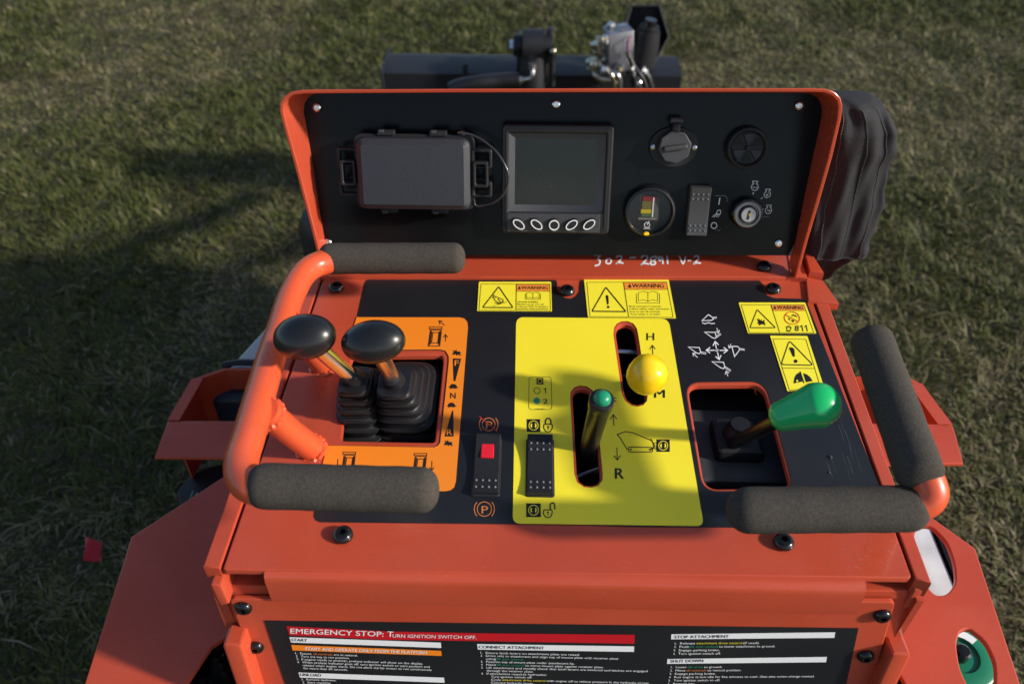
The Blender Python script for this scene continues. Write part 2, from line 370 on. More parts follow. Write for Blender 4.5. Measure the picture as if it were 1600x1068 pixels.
def make_grass(N=620000):
    # uniform over the patch of lawn round the machine, thinned where the machine stands over it
    y = -0.7 + 6.6 * rng.random(N * 2) ** .95; x = (rng.random(N * 2) * 2 - 1) * (1.5 + .72 * (y + .7))
    keep = ~((np.abs(x) < .40) & (y > -.1) & (y < 1.6)); x = x[keep][:N]; y = y[keep][:N]; n = len(x)
    big = vnoise(x, y, 1.1, 1) * .6 + vnoise(x, y, 3.1, 2) * .4; med = vnoise(x, y, 9, 3); fine = vnoise(x, y, 26, 4)
    ln = .014 + .031 * rng.random(n) ** 1.3 * (.45 + .9 * med); ln *= np.where(big > .62, .7, 1.0)
    straw = rng.random(n) < (.10 + .62 * np.clip((big - .42) * 3.2, 0, 1) * (.4 + med))
    # blades of one tuft lean together
    az = 2 * math.pi * (vnoise(x, y, 7, 5) * 1.6 + vnoise(x, y, 22, 6) * .8) + rng.normal(0, .9, n)
    lean = np.clip(rng.normal(.75, .35, n), .1, 1.45); lean = np.where(straw, np.clip(rng.normal(1.25, .25, n), .6, 1.52), lean)
    ln = np.where(straw, ln * 1.25, ln)
    stalk = rng.random(n) < .0022; straw |= stalk; ln = np.where(stalk, .07 + .10 * rng.random(n), ln); lean = np.where(stalk, 1.38, lean)
    wd = (.0011 + .0014 * rng.random(n)) * (1 + .18 * np.clip(y, 0, 6))
    dx = np.cos(az); dy = np.sin(az); px = -dy; py = dx
    V = np.zeros((n, 5, 3), np.float32)
    for k, (t, wk) in enumerate(((0, 1), (.55, .8), (1, 0))):
        bend = lean * (.55 + .55 * t); r_ = ln * t * np.sin(bend); z = ln * t * np.cos(bend) + .004 * fine
        cx = x + dx * r_; cy = y + dy * r_
        if k < 2:
            V[:, 2 * k, 0] = cx - px * wd * wk; V[:, 2 * k, 1] = cy - py * wd * wk; V[:, 2 * k, 2] = z
            V[:, 2 * k + 1, 0] = cx + px * wd * wk; V[:, 2 * k + 1, 1] = cy + py * wd * wk; V[:, 2 * k + 1, 2] = z
        else: V[:, 4, 0] = cx; V[:, 4, 1] = cy; V[:, 4, 2] = z
    V[:, :, 2] = np.maximum(V[:, :, 2], .001)
    me = bpy.data.meshes.new('grass'); me.vertices.add(n * 5); me.vertices.foreach_set('co', V.reshape(-1))
    base = (np.arange(n) * 5)[:, None]; idx = np.concatenate([base + np.array([0, 1, 3, 2]), base + np.array([2, 3, 4])], 1).astype(np.int32)
    me.loops.add(n * 7); me.loops.foreach_set('vertex_index', idx.reshape(-1))
    st = np.stack([np.arange(n) * 7, np.arange(n) * 7 + 4], 1).astype(np.int32).reshape(-1)
    me.polygons.add(n * 2); me.polygons.foreach_set('loop_start', st)
    tint = np.clip(.12 + .45 * med * rng.random(n) + .35 * (fine - .3) + .15 * rng.random(n), 0, .72)
    tint = np.where(straw, .72 + .28 * rng.random(n) ** 1.6, tint).astype(np.float32)
    me.update(); a = me.attributes.new('tint', 'FLOAT', 'POINT'); a.data.foreach_set('value', np.repeat(tint, 5))
    me.materials.append(grass_mat()); me.validate()
    o = bpy.data.objects.new('grass', me); col.objects.link(o); o.location = (0, 0, GZ)
    smart(o, 'short worn green lawn with straw coloured dead blades round the machine', 'grass'); o['kind'] = 'stuff'
make_grass()

# ================================================================== THE LOADER
ldr = thing('stand_on_loader', (0, .45, GZ), 'orange red stand-on mini loader with levers and foam grips on its console', 'loader')
def P2(fr, pts, h=0): return [tuple(fr.loc(u, v, h)) for u, v in pts]
# ---- lever openings (survey bearings)
open_drive = round_poly(conv(Z4, [(528, 338), (896, 335), (905, 360), (870, 697), (484, 690), (497, 560)]), 9)
slot_long = conv(Z5, [(659, 262), (662, 235), (672, 220), (690, 212), (712, 212), (735, 221), (748, 240), (754, 270), (790, 505), (788, 525), (775, 540), (752, 547), (728, 542), (706, 525), (694, 500)])
slot_mid = conv(Z5, [(488, 520), (489, 492), (502, 474), (524, 467), (550, 470), (572, 485), (582, 515), (612, 815), (611, 840), (596, 860), (570, 868), (540, 865), (515, 848), (504, 815)])
open_stick = round_poly(conv(Z6, [(74, 433), (375, 430), (486, 838), (143, 842)]), 24, 7)
deck_out = [(347, 890), (1426, 903), (1258, 437), (505, 435)]
def shrink(pts, d):
    return offset(pts, d)
dk = MB()
dk.plate(round_poly(P2(DECK, deck_out), .004, 3), [P2(DECK, shrink(h_, 3.2)) for h_ in (open_drive, slot_long, slot_mid, open_stick)], -.006, 0, RED, I4, .0016, 2)
# folded front lip
x0, y0 = DECK.loc(412, 893); x1, _ = DECK.loc(1350, 900); yf = DECK.loc(880, 897)[1]
prof = [(yf + .006, -.0004), (yf + .001, -.0004), (yf - .003, -.0014), (yf - .0065, -.0045), (yf - .008, -.010), (yf - .008, -.041)]
vs = [(x, y, z) for x in (x0, x1) for (y, z) in prof]; n = len(prof)
dk.add(vs, [(i, i + 1, n + i + 1, n + i) for i in range(n - 1)], RED)
dk.add([(x, y + .004, z - .003) for (x, y, z) in vs], [(i + 1, i, n + i, n + i + 1) for i in range(n - 1)], RED)
dk.build('deck_plate', ldr)

# ---- decals on the deck
def decal(name, outline, holes, m, h, rad=0, fr=DECK, parent=ldr, rn=5):
    b = MB(); o_ = round_poly(outline, rad, rn) if rad else outline
    b.plate(P2(fr, o_), [P2(fr, h_) for h_ in holes], 0.0, .00035, m, fr.M(fr.o + fr.n * h)); return b
od = [Z4(*p) for p in ((478, 700), (870, 706), (895, 690), (912, 500), (918, 365), (910, 335), (893, 322), (640, 318), (518, 325))]   # path round the drive opening
od_k = round_poly(conv(Z4, [(505, 326), (888, 326)]), .1, 1)
black = [Z4(605, 40), Z4(590, 48), Z4(583, 62), Z4(555, 190), Z4(514, 327)] + \
        conv(Z4, [(885, 324), (905, 330), (916, 350), (916, 372), (882, 690), (874, 702), (860, 709), (480, 702), (436, 702), (386, 960), (384, 985), (392, 1000), (410, 1006)]) + \
        [(900, 820), (1000, 823), (1400, 826), (1262, 476), (1258, 470), (1250, 467), (1209, 466), (1199, 462), (1194, 455), (1193, 446), (1187, 439), (1180, 437),
         (909, 437), (906, 440), (905, 456), (900, 463), (892, 467), (883, 466), (875, 461), (871, 454), (870, 440), (867, 437)]
b = decal('control_decal', black, [], BLK, .0002)
# rebuild with the three other openings cut through it
b = MB(); b.plate(P2(DECK, black), [P2(DECK, shrink(h_, -1.0)) for h_ in (slot_long, slot_mid, open_stick)], .0002, .0006, BLK)
ctrl = b.build('control_decal', ldr)
orange = [Z4(553, 194)] + conv(Z4, [(960, 195), (980, 199), (992, 212), (995, 232), (947, 845), (940, 868), (925, 880), (905, 884), (395, 880), (420, 770), (437, 704), (480, 704),
          (860, 711), (876, 704), (885, 691), (919, 372), (919, 350), (907, 328), (885, 322), (513, 325)])
b = MB(); b.plate(P2(DECK, orange), [], .0007, .0010, ORG)
H = .0012
def track_icon(Z, x, y, k=1, m=INK):
    q = lambda a, c: Z(x + a * k, y + c * k)
    b.line(DECK, [q(-26, -38), q(24, -38), q(23, -30), q(-27, -30)], 1.1, m, H, True)
    b.line(DECK, [q(-22, -26), q(22, -26), q(15, 38), q(-31, 38)], 1.2, m, H, True)
    b.line(DECK, [q(-12, -16), q(12, -16), q(7, 26), q(-18, 26)], 1.2, m, H, True)
    b.line(DECK, [q(-17, -22), q(-25, 34)], 1.9, m, H + .00003); b.line(DECK, [q(17, -22), q(11, 34)], 1.9, m, H + .00003)
track_icon(Z4, 868, 268)
b.arrow(DECK, Z4(903, 224), Z4(880, 206), 1.1, 4.6, INK, H); b.arrow(DECK, Z4(906, 288), Z4(906, 260), 1.1, 4.6, INK, H)
track_icon(Z4, 525, 765); track_icon(Z4, 808, 770)
b.arrow(DECK, Z4(478, 755), Z4(476, 800), 1.1, 5, INK, H); b.arrow(DECK, Z4(852, 762), Z4(851, 800), 1.1, 5, INK, H)
b.fill(DECK, conv(Z4, [(935, 355), (968, 356), (945, 445), (938, 445)]), INK, H)
b.fill(DECK, conv(Z4, [(932, 563), (937, 563), (938, 665), (902, 665)]), INK, H)
b.text(DECK, 'F', Z4(942, 384), Z4(959, 384), 8.5, ORG, H + .0001, .01)
b.text(DECK, 'R', Z4(911, 659), Z4(932, 659), 9, ORG, H + .0001, .01)
b.text(DECK, 'N', Z4(925, 514), Z4(946, 514), 9, INK, H, .01)
turtle = [(-20, 4), (-14, 1), (-12, -5), (-4, -10), (6, -9), (13, -3), (14, 2), (20, 4), (16, 7), (10, 6), (11, 11), (6, 8), (-8, 8), (-12, 11), (-13, 6)]
rabbit = [(-18, 4), (-12, -4), (-16, -12), (-8, -7), (-2, -14), (0, -5), (10, -6), (16, 0), (12, 4), (18, 12), (10, 9), (4, 6), (-2, 12), (-4, 5), (-14, 8)]
for (cx, cy, sh) in ((937, 466, turtle), (930, 540, turtle), (951, 333, rabbit), (918, 692, rabbit)): b.fill(DECK, conv(Z4, [(cx + p, cy + q) for p, q in sh]), INK, H)
b.build('drive_decal', ldr)

yellow = round_poly(conv(Z5, [(271, 194), (876, 200), (1016, 1022), (257, 1012)]), 12, 7)
b = MB(); b.plate(P2(DECK, yellow), [P2(DECK, shrink(h_, -1.0)) for h_ in (slot_long, slot_mid)], .0007, .0010, YEL)
b.text(DECK, 'H', Z5(789, 283), Z5(819, 283), 11.5, INK, H, .012); b.text(DECK, 'M', Z5(820, 511), Z5(861, 511), 12.5, INK, H, .02)
b.text(DECK, 'F', Z5(650, 540), Z5(668, 540), 12, INK, H, .02); b.text(DECK, 'R', Z5(664, 832), Z5(698, 832), 16.5, INK, H, .02)
b.arrow(DECK, Z5(814, 340), Z5(812, 303), 1.2, 6, INK, H); b.arrow(DECK, Z5(659, 622), Z5(657, 578), 1.3, 7, INK, H); b.arrow(DECK, Z5(671, 708), Z5(673, 758), 1.3, 7, INK, H)
# indicator window 1 / 2
b.line(DECK, round_poly(conv(Z5, [(322, 428), (410, 428), (413, 558), (321, 558)]), 5, 3), .7, INK, H, True)
b.fill(DECK, conv(Z5, [(352, 432), (378, 432), (379, 458), (352, 458)]), INK, H); b.ring(DECK, Z5(365, 445), 3.3, .8, YEL, H + .0001)
b.ring(DECK, Z5(354, 483), 4.4, 1, mat('olive_ink', (.25, .2, .02), .4), H); b.disc(DECK, Z5(353, 523), 4.4, GRNI, H)
for k in range(12):
    a = k * math.pi / 6; c = Z5(353, 523); b.line(DECK, [(c[0] + 4.2 * math.cos(a), c[1] + 4.2 * math.sin(a)), (c[0] + 6.2 * math.cos(a), c[1] + 6.2 * math.sin(a))], .9, GRNI, H + .0001)
    c = Z5(354, 483); b.line(DECK, [(c[0] + 4.9 * math.cos(a), c[1] + 4.9 * math.sin(a)), (c[0] + 6 * math.cos(a), c[1] + 6 * math.sin(a))], .6, INK, H + .0001)
b.line(DECK, conv(Z5, [(381, 479), (388, 474), (388, 494)]), 1.4, INK, H); b.text(DECK, '2', Z5(378, 535), Z5(396, 535), 7.8, INK, H, .02)
b.text(DECK, '21071461-1', Z5(345, 559), Z5(390, 559), 2.4, INK, H + .0001, 0)
def drive_icon(x, y, k=1.0):
    q = lambda a, c: Z5(x + a * k, y + c * k)
    b.fill(DECK, [q(-27, -25), q(26, -25), q(27, 25), q(-27, 25)], INK, H)
    b.ring(DECK, q(0, 0), 7.2 * k, 1.1, YEL, H + .0001); b.ring(DECK, q(0, 0), 3.7 * k, 2.2, YEL, H + .0001, n=14)
    b.fill(DECK, [q(-9, -13), q(9, -13), q(0, 4)], INK, H + .00015); b.fill(DECK, [q(-9, 13), q(9, 13), q(0, -4)], INK, H + .0002)
def lock_icon(x, y, opn):
    q = lambda a, c: Z5(x + a, y + c)
    b.line(DECK, round_poly([q(-17, -2), q(17, -2), q(17, 14), q(8, 28), q(-8, 28), q(-18, 14)], 2, 3), 1.5, INK, H, True)
    b.disc(DECK, q(0, 8), 1.4, INK, H); b.line(DECK, [q(0, 8), q(0, 20)], 1.1, INK, H + .0001)
    if opn: b.line(DECK, [q(10, -2), q(9, -22), q(14, -30), q(22, -30), q(27, -22), q(27, -4)], 2.0, INK, H)
    else: b.line(DECK, [q(-11, -2), q(-11, -16), q(-5, -25), q(5, -25), q(11, -16), q(11, -2)], 2.0, INK, H)
drive_icon(340, 621); drive_icon(340, 957, 1.08); lock_icon(398, 618, False); lock_icon(397, 958, True)
# machine outline with attachment symbol
b.line(DECK, conv(Z5, [(672, 657), (705, 645), (735, 650), (812, 682), (820, 712), (808, 712)]), 1.3, INK, H)
b.line(DECK, conv(Z5, [(672, 657), (684, 670), (712, 716)]), 1.3, INK, H); b.line(DECK, round_poly(conv(Z5, [(716, 706), (812, 708), (814, 726), (717, 726)]), 4, 4), 1.3, INK, H + .0001, True)
b.disc(DECK, Z5(726, 716), 1.6, INK, H + .00012); b.disc(DECK, Z5(803, 717), 1.6, INK, H + .00012)
b.line(DECK, conv(Z5, [(806, 674), (822, 702), (806, 718)]), 1.3, INK, H + .00015); b.line(DECK, conv(Z5, [(815, 690), (832, 690), (826, 718)]), 1.0, INK, H + .00018)
drive_icon(855, 701, .98)
b.build('attachment_decal', ldr)

# ---- white and orange marks printed straight on the black decal
b = MB(); Hb = .0009
def bucket(cx, cy, pts, extra=()):
    b.line(DECK, conv(ZB, [(cx + p, cy + q) for p, q in pts]), 1.25, WHT, Hb, True)
    for e in extra: b.line(DECK, conv(ZB, [(cx + p, cy + q) for p, q in e]), .85, WHT, Hb + .0001)
bucket(0, 0, [(245, 272), (312, 208), (358, 240), (362, 258), (345, 268)], [[(352, 238), (400, 232)], [(358, 250), (398, 244)]])
b.line(DECK, conv(ZB, [(248, 292), (275, 304), (315, 292), (345, 304), (380, 298)]), 1.2, WHT, Hb)
bucket(0, 0, [(272, 390), (382, 393), (396, 440), (384, 455), (355, 450)], [[(392, 435), (438, 402)], [(398, 448), (445, 412)]])
b.arrow(DECK, ZB(400, 348), ZB(418, 400), 1.0, 4, WHT, Hb)
bucket(0, 0, [(103, 545), (218, 552), (232, 600), (218, 614), (190, 608)], [[(232, 595), (290, 606)], [(230, 608), (288, 620)]])
b.arrow(DECK, ZB(200, 655), ZB(150, 610), 1.0, 4, WHT, Hb)
bucket(0, 0, [(556, 540), (612, 538), (640, 562), (630, 585), (585, 645)], [[(635, 560), (690, 568)], [(632, 572), (690, 580)]])
b.arrow(DECK, ZB(548, 512), ZB(528, 556), 1.0, 4, WHT, Hb)
bucket(0, 0, [(350, 698), (470, 704), (484, 750), (468, 770), (440, 762)], [[(480, 745), (548, 788)], [(478, 760), (542, 800)]])
b.arrow(DECK, ZB(516, 850), ZB(498, 796), 1.0, 4.4, WHT, Hb)
b.ring(DECK, ZB(401, 580), 1.8, .9, WHT, Hb, n=14)
for a_, c_ in (((395, 560), (382, 488)), ((408, 602), (424, 676)), ((378, 580), (290, 578)), ((430, 580), (512, 580))): b.arrow(DECK, ZB(*a_), ZB(*c_), 1.5, 6, WHT, Hb)
b.build('bucket_symbols', ldr)
for (cx, cy, sl_) in ((1077, 617, True), (1060, 953, False)):
    b = MB()
    Zc = zoom(340, 420, .3932); c = Zc(cx, cy); r_ = 11.2 if not sl_ else 10
    b.ring(DECK, c, r_, 1.1, ORI, Hb); b.text(DECK, 'P', Zc(cx - 11, cy + 17), Zc(cx + 15, cy + 17), 11.5, ORI, Hb, .0)
    for sg in (-1, 1):
        b.line(DECK, [(c[0] + sg * (r_ + 4.6) * math.cos(t), c[1] + (r_ + 4.6) * math.sin(t)) for t in [(-.75 + 1.5 * k / 8) for k in range(9)]], 1.2, ORI, Hb)
    if sl_: b.line(DECK, conv(Z4, [(1040, 585), (1112, 645)]), 1.2, REDI, Hb + .0002)
    b.build('brake_symbol', ldr)

# ---- warning labels
def wlabel(): return MB()
Hw = .0016
def tri_outline(b, p, wd): b.line(DECK, round_poly(p, 2, 3), wd, INK, Hw, True)
def book(b, q):
    b.line(DECK, [q(0, .12), q(.25, 0), q(.5, .12), q(.75, 0), q(1, .12), q(1, .82), q(.75, .72), q(.5, .86), q(.25, .72), q(0, .82)], .6, INK, Hw, True)
    b.line(DECK, [q(.5, .12), q(.5, .86)], .6, INK, Hw + .0001); b.line(DECK, [q(-.1, .2), q(-.1, 1), q(.5, 1), q(1.1, 1), q(1.1, .2)], .7, INK, Hw)
def warn_head(b, Z, p, txt):   # p: four corners of the orange strip, txt: baseline a,b
    b.fill(DECK, conv(Z, p), WORG, Hw - .00005); b.line(DECK, conv(Z, p), .6, INK, Hw + .00005, True)
    (ax, ay), (bx, by), cap = txt; k = cap * 1.05
    b.fill(DECK, [Z(ax, ay), Z(ax + k, ay), Z(ax + k / 2, ay - k)], INK, Hw + .0001)
    b.text(DECK, 'WARNING', Z(ax + k * 1.1, ay), Z(bx, by), cap * (Z(0, 1)[1] - Z(0, 0)[1]), INK, Hw + .0001, .02)
b = wlabel()    # tip-over
b.plate(P2(DECK, round_poly(conv(ZW, [(42, 57), (605, 57), (612, 287), (28, 285)]), 1.2, 3)), [], .0011, .0014, WYEL)
b.line(DECK, conv(ZW, [(58, 68), (596, 68), (601, 275), (42, 272)]), .7, INK, Hw, True); b.line(DECK, conv(ZW, [(335, 70), (332, 272)]), .8, INK, Hw + .0001)
tri_outline(b, conv(ZW, [(196, 88), (308, 252), (70, 250)]), 1.7)
b.line(DECK, conv(ZW, [(162, 152), (150, 178)]), 2, INK, Hw); b.line(DECK, conv(ZW, [(172, 165), (232, 190), (222, 212), (205, 222), (160, 190)]), 1.1, INK, Hw, True)
b.line(DECK, conv(ZW, [(190, 180), (215, 215)]), 1.2, INK, Hw + .0001); b.line(DECK, conv(ZW, [(165, 212), (195, 222), (240, 205)]), 1.2, INK, Hw); b.line(DECK, conv(ZW, [(150, 240), (262, 208)]), .5, INK, Hw + .0001)
warn_head(b, ZW, [(336, 71), (594, 71), (596, 124), (335, 124)], ((345, 108), (580, 109), 24))
book(b, lambda x, y: ZW(415 + 98 * x, 132 + 55 * y))
for i, t in enumerate(('TIPOVER POSSIBLE', 'Machine can tip over and', 'crush you. Refer to operator\'s', 'manual for safety procedures.')):
    b.text(DECK, t, ZW(342 if i else 342, 213 + i * 17.5), ZW((505, 548, 585, 584)[i], 213 + i * 17.5), 2.0, INK, Hw, .01)
b.build('warning_label', ldr, label='small yellow tip-over warning label left of the middle deck screw')
b = wlabel()    # read manual
b.plate(P2(DECK, round_poly(conv(ZW, [(862, 38), (1522, 36), (1580, 342), (893, 334)]), 1.2, 3)), [], .0011, .0014, WYEL)
b.line(DECK, conv(ZW, [(885, 54), (1508, 52), (1560, 328), (910, 322)]), .7, INK, Hw, True); b.line(DECK, conv(ZW, [(1172, 54), (1212, 322)]), .8, INK, Hw + .0001)
tri_outline(b, conv(ZW, [(1033, 92), (1190, 283), (925, 280)]), 1.9)
b.fill(DECK, conv(ZW, [(1032, 160), (1038, 153), (1048, 156), (1054, 166), (1056, 222), (1048, 230), (1042, 222)]), INK, Hw); b.disc(DECK, ZW(1052, 247), 2.0, INK, Hw)
warn_head(b, ZW, [(1173, 55), (1508, 55), (1517, 110), (1181, 110)], ((1204, 95), (1486, 96), 30))
book(b, lambda x, y: ZW(1288 + 150 * x, 124 + 92 * y))
for i, t in enumerate(("Read operator's manual.", 'Follow safety rules and know', 'how to use all controls.', 'Your safety is at stake.')):
    b.text(DECK, t, ZW(1215 + i * 3, 247 + i * 20.5), ZW((1465, 1528, 1462, 1462)[i], 247 + i * 20.5), 2.4, INK, Hw, .005)
b.build('warning_label', ldr, label='larger yellow label with an exclamation triangle and open book')
b = wlabel()    # burst / no jump start 811
b.plate(P2(DECK, round_poly(conv(ZB, [(625, 92), (1318, 92), (1434, 413), (722, 412)]), 1.2, 3)), [], .0011, .0014, WYEL)
b.line(DECK, conv(ZB, [(655, 107), (1308, 107), (1412, 398), (742, 396)]), .7, INK, Hw, True); b.line(DECK, conv(ZB, [(965, 107), (1057, 396)]), .8, INK, Hw + .0001)
tri_outline(b, conv(ZB, [(820, 155), (1012, 345), (745, 345)]), 1.5)
b.fill(DECK, conv(ZB, [(812, 242), (836, 268), (838, 245), (856, 272), (866, 255), (872, 280), (902, 260), (894, 290), (912, 298), (900, 305), (910, 326), (884, 308), (862, 312), (834, 326), (842, 305), (818, 298), (834, 286)]), INK, Hw)
warn_head(b, ZB, [(966, 108), (1308, 108), (1328, 166), (985, 166)], ((988, 150), (1300, 152), 34))
b.fill(DECK, conv(ZB, [(1172, 225), (1195, 205), (1232, 222), (1238, 238), (1205, 222)]), INK, Hw); b.fill(DECK, conv(ZB, [(1148, 240), (1168, 258), (1160, 268), (1146, 256)]), INK, Hw); b.fill(DECK, conv(ZB, [(1178, 262), (1208, 270), (1200, 290), (1180, 282)]), INK, Hw)
b.ring(DECK, ZB(1183, 244), 12, 1.2, REDI, Hw + .0001, ry=9.6, rot=.2); b.line(DECK, conv(ZB, [(1115, 208), (1252, 284)]), 1.1, REDI, Hw + .0002)
b.ring(DECK, ZB(1150, 352), 3.2, 1.2, INK, Hw, ry=4, n=14); b.line(DECK, conv(ZB, [(1118, 338), (1182, 345)]), 1.1, INK, Hw + .0001); b.line(DECK, conv(ZB, [(1125, 378), (1165, 384)]), 1.1, INK, Hw + .0001)
b.text(DECK, '8', ZB(1214, 380), ZB(1254, 380), 8.8, INK, Hw, .03)
for dx_ in (0, 46): b.line(DECK, conv(ZB, [(1268 + dx_, 336), (1286 + dx_, 324), (1298 + dx_, 382)]), 1.6, INK, Hw)
b.build('warning_label', ldr, label='yellow warning label marked 811 with a red no-digging circle')
b = wlabel()    # crush
b.plate(P2(DECK, round_poly(conv(ZB, [(952, 436), (1340, 440), (1512, 965), (1132, 1015)]), 1.2, 3)), [], .0011, .0014, WYEL)
b.line(DECK, conv(ZB, [(985, 462), (1328, 464), (1480, 960), (1158, 995)]), .7, INK, Hw, True); b.line(DECK, conv(ZB, [(1078, 764), (1418, 768)]), .8, INK, Hw + .0001)
b.line(DECK, round_poly(conv(ZB, [(1155, 478), (1405, 735), (1070, 728)]), 5, 4), 1.6, INK, Hw, True)
b.fill(DECK, round_poly(conv(ZB, [(1150, 550), (1185, 548), (1210, 570), (1214, 640), (1206, 650), (1190, 640)]), 1.5, 2), INK, Hw); b.disc(DECK, ZB(1222, 693), 2.9, INK, Hw, ry=2.8)
b.fill(DECK, conv(ZB, [(1200, 925), (1208, 870), (1225, 835), (1250, 815), (1272, 810), (1292, 905)]), INK, Hw); b.fill(DECK, conv(ZB, [(1300, 818), (1335, 828), (1370, 855), (1400, 900), (1330, 912)]), INK, Hw)
b.line(DECK, conv(ZB, [(1268, 800), (1310, 920)]), 1.6, INK, Hw + .0001); b.disc(DECK, ZB(1238, 898), 1.7, WYEL, Hw + .0002)
b.build('warning_label', ldr, label='upright yellow warning label behind the green knob')

# scuffs and water drops on the black decal, scuffs on the paint
SCF = mat('scuff_marks', (.10, .105, .115), .5); PSC = mat('pale_paint_scuff', (.50, .17, .12), .5)
b = MB(); rs = random.Random(3)
for k in range(46):
    u = 1290 + rs.random() * 85; v = 560 + rs.random() * 190
    if u > 1262 + (v - 476) * .36 - 8: continue
    L__ = 10 + rs.random() * 40; b.line(DECK, [(u, v), (u + L__ * .18, v + L__ * .5), (u + L__ * .33, v + L__)], .22 + .25 * rs.random(), SCF, .0007 + k * .000002)
b.build('scuff_marks', ldr)
b = MB()
for k in range(30):
    u = 1340 + rs.gauss(0, 26); v = 872 + rs.gauss(0, 14)
    if not 1240 < u < 1400: continue
    L__ = 3 + rs.random() * 9; a_ = rs.random() * 3; b.line(DECK, [(u, v), (u + L__ * math.cos(a_), v + L__ * .4 * math.sin(a_))], .5, PSC, .0003 + k * .000002)
b.build('paint_scuffs', ldr)
for (u, v, r_) in ((1297, 714, .0022), (1295, 738, .0013)):
    b = MB(); b.lathe([(r_, 0), (r_ * .9, r_ * .4), (r_ * .5, r_ * .7), (r_ * .05, r_ * .75)], mat('water_drop', (.02, .02, .022), .03, coat=1), DECK.Muv(u, v, .0006), 14); b.build('water_drop', ldr)
# ---- side rails, body shell, lips
b = MB(); b.prism(P2(DECK, [(318, 886), (343, 889), (502, 434), (478, 434)]), -.02, .0015, RED, I4, .0012, 2); b.build('side_rail', ldr)
b = MB(); b.prism(P2(DECK, [(1430, 905), (1455, 912), (1292, 470), (1262, 440)]), -.02, .0015, RED, I4, .0012, 2)
b.build('side_rail', ldr)
xl = DECK.loc(330, 888)[0]; xr = DECK.loc(1446, 905)[0]; yb = .50
b = MB()
for (xa, xb) in ((xl - .004, xl + .002), (xr - .002, xr + .004)): b.box(((xa + xb) / 2, .245, -.31), (.006, .50, .575), RED)
b.box((0, .50, -.28), (xr - xl - .012, .006, .62), RED)
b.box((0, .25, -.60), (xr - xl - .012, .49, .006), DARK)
b.build('body_shell', ldr)
b = MB()                                                    # added black box, stands in for the shade inside the deck openings
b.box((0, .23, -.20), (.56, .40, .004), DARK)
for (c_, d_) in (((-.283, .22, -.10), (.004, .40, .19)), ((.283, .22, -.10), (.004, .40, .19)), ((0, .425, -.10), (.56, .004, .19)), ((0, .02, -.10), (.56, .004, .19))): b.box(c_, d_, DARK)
b.build('dark_opening_box', ldr)
# mechanism rods seen through the slots
p = atz(*Z5(690, 330), -.03)
for (q0, q1_, r_, m_) in ((p + Vector((-.04, 0, 0)), p + Vector((.05, 0, 0)), .0045, ZINC), (p + Vector((-.04, -.03, -.01)), p + Vector((.05, -.03, -.01)), .004, BSTL), (atz(*Z5(560, 780), -.03) + Vector((-.03, 0, -.03)), atz(*Z5(560, 780), -.03) + Vector((.03, .02, -.02)), .003, ZINC)):
    b = MB(); b.tube([q0, q1_], r_, m_); b.build('linkage_rod', ldr)
# ---- operator side panel below the deck
fp = [(357, 935), (1400, 940), (1330, 1180), (450, 1180)]
b = MB()
pf = P2(FRONT, fp); b.prism(round_poly(pf, .006, 3), -.004, 0, RED, FRONT.M(), .0015, 2)
fpl = b.build('front_panel', ldr)
# flange round the panel: top fold and side folds
b = MB(); b.prism(P2(FRONT, [(326, 914), (1440, 922), (1330, 1180), (428, 1180)], -.006), -.05, -.006, RED, FRONT.M(), .002, 2); b.build('front_frame', ldr)
# corner lips either side of the folded deck edge
for (u_, v_) in ((340, 902), (1434, 909)):
    a_ = atz(u_, v_, -.01); b = MB(); b.box((a_.x, a_.y + .006, -.026), (.010, .026, .030), RED, I4, .002); b.build('corner_lip', ldr)
# instruction placard
b = MB(); h0 = .0006
b.prism(P2(FRONT, [(413, 968), (1341, 980), (1300, 1170), (480, 1170)]), .0003, h0, BLK, FRONT.M())
hp = h0 + .0003
b.fill(FRONT, conv(ZP, [(212, 122), (900, 158), (1600, 172), (2630, 182), (2628, 244), (1600, 226), (900, 216), (232, 185)]), CRIM, hp)
b.text(FRONT, 'EMERGENCY STOP:', ZP(238, 172), ZP(885, 194), 7.6, WHT, hp + .0002, .012)
b.text(FRONT, 'T', ZP(912, 194), ZP(952, 196), 8.2, WHT, hp + .0002, .012); b.text(FRONT, 'URN IGNITION SWITCH OFF.', ZP(948, 200), ZP(1530, 212), 5.2, WHT, hp + .0002, .005)
def bar(Z, q, m): b.fill(FRONT, conv(Z, q), m, hp)
bar(ZP, [(232, 198), (1283, 236), (1287, 273), (243, 235)], WHT); b.text(FRONT, 'START', ZP(245, 226), ZP(355, 230), 4.2, INK, hp + .0002)
bar(ZP, [(245, 252), (1286, 293), (1290, 328), (254, 290)], ORG); b.text(FRONT, 'START AND OPERATE ONLY FROM THE PLATFORM', ZP(340, 287), ZP(1186, 316), 4.3, WHT, hp + .0002)
def lines(Z, rows, x0, y0, dx, dy, slope, cap=3.0):
    for i, row in enumerate(rows):
        x = x0 + dx * i; y = y0 + dy * i
        for (t, a, e, m) in row:
            b.text(FRONT, t, Z(x + a, y + a * slope), Z(x + e, y + e * slope), cap, m, hp + .0001, .0)
lines(ZP, [[('1.', 0, 16, WHT), ('Ensure', 34, 112, WHT), ('all controls', 126, 258, ORI), ('are in neutral.', 268, 434, WHT)],
           [('2.', 0, 16, WHT), ('Turn the key to run position.', 34, 372, WHT)],
           [('3.', 0, 16, WHT), ('If engine needs to preheat, preheat indicator will show on the display.', 34, 878, WHT)],
           [('4.', 0, 16, WHT), ('When preheat indicator goes off, turn ignition switch to start position and', 34, 920, WHT)],
           [('release when engine starts. Do not allow starter motor to run continuously', 34, 930, WHT)],
           [('for more than 30 seconds.', 34, 342, WHT)]], 272, 316, 4.6, 20.5, .036)
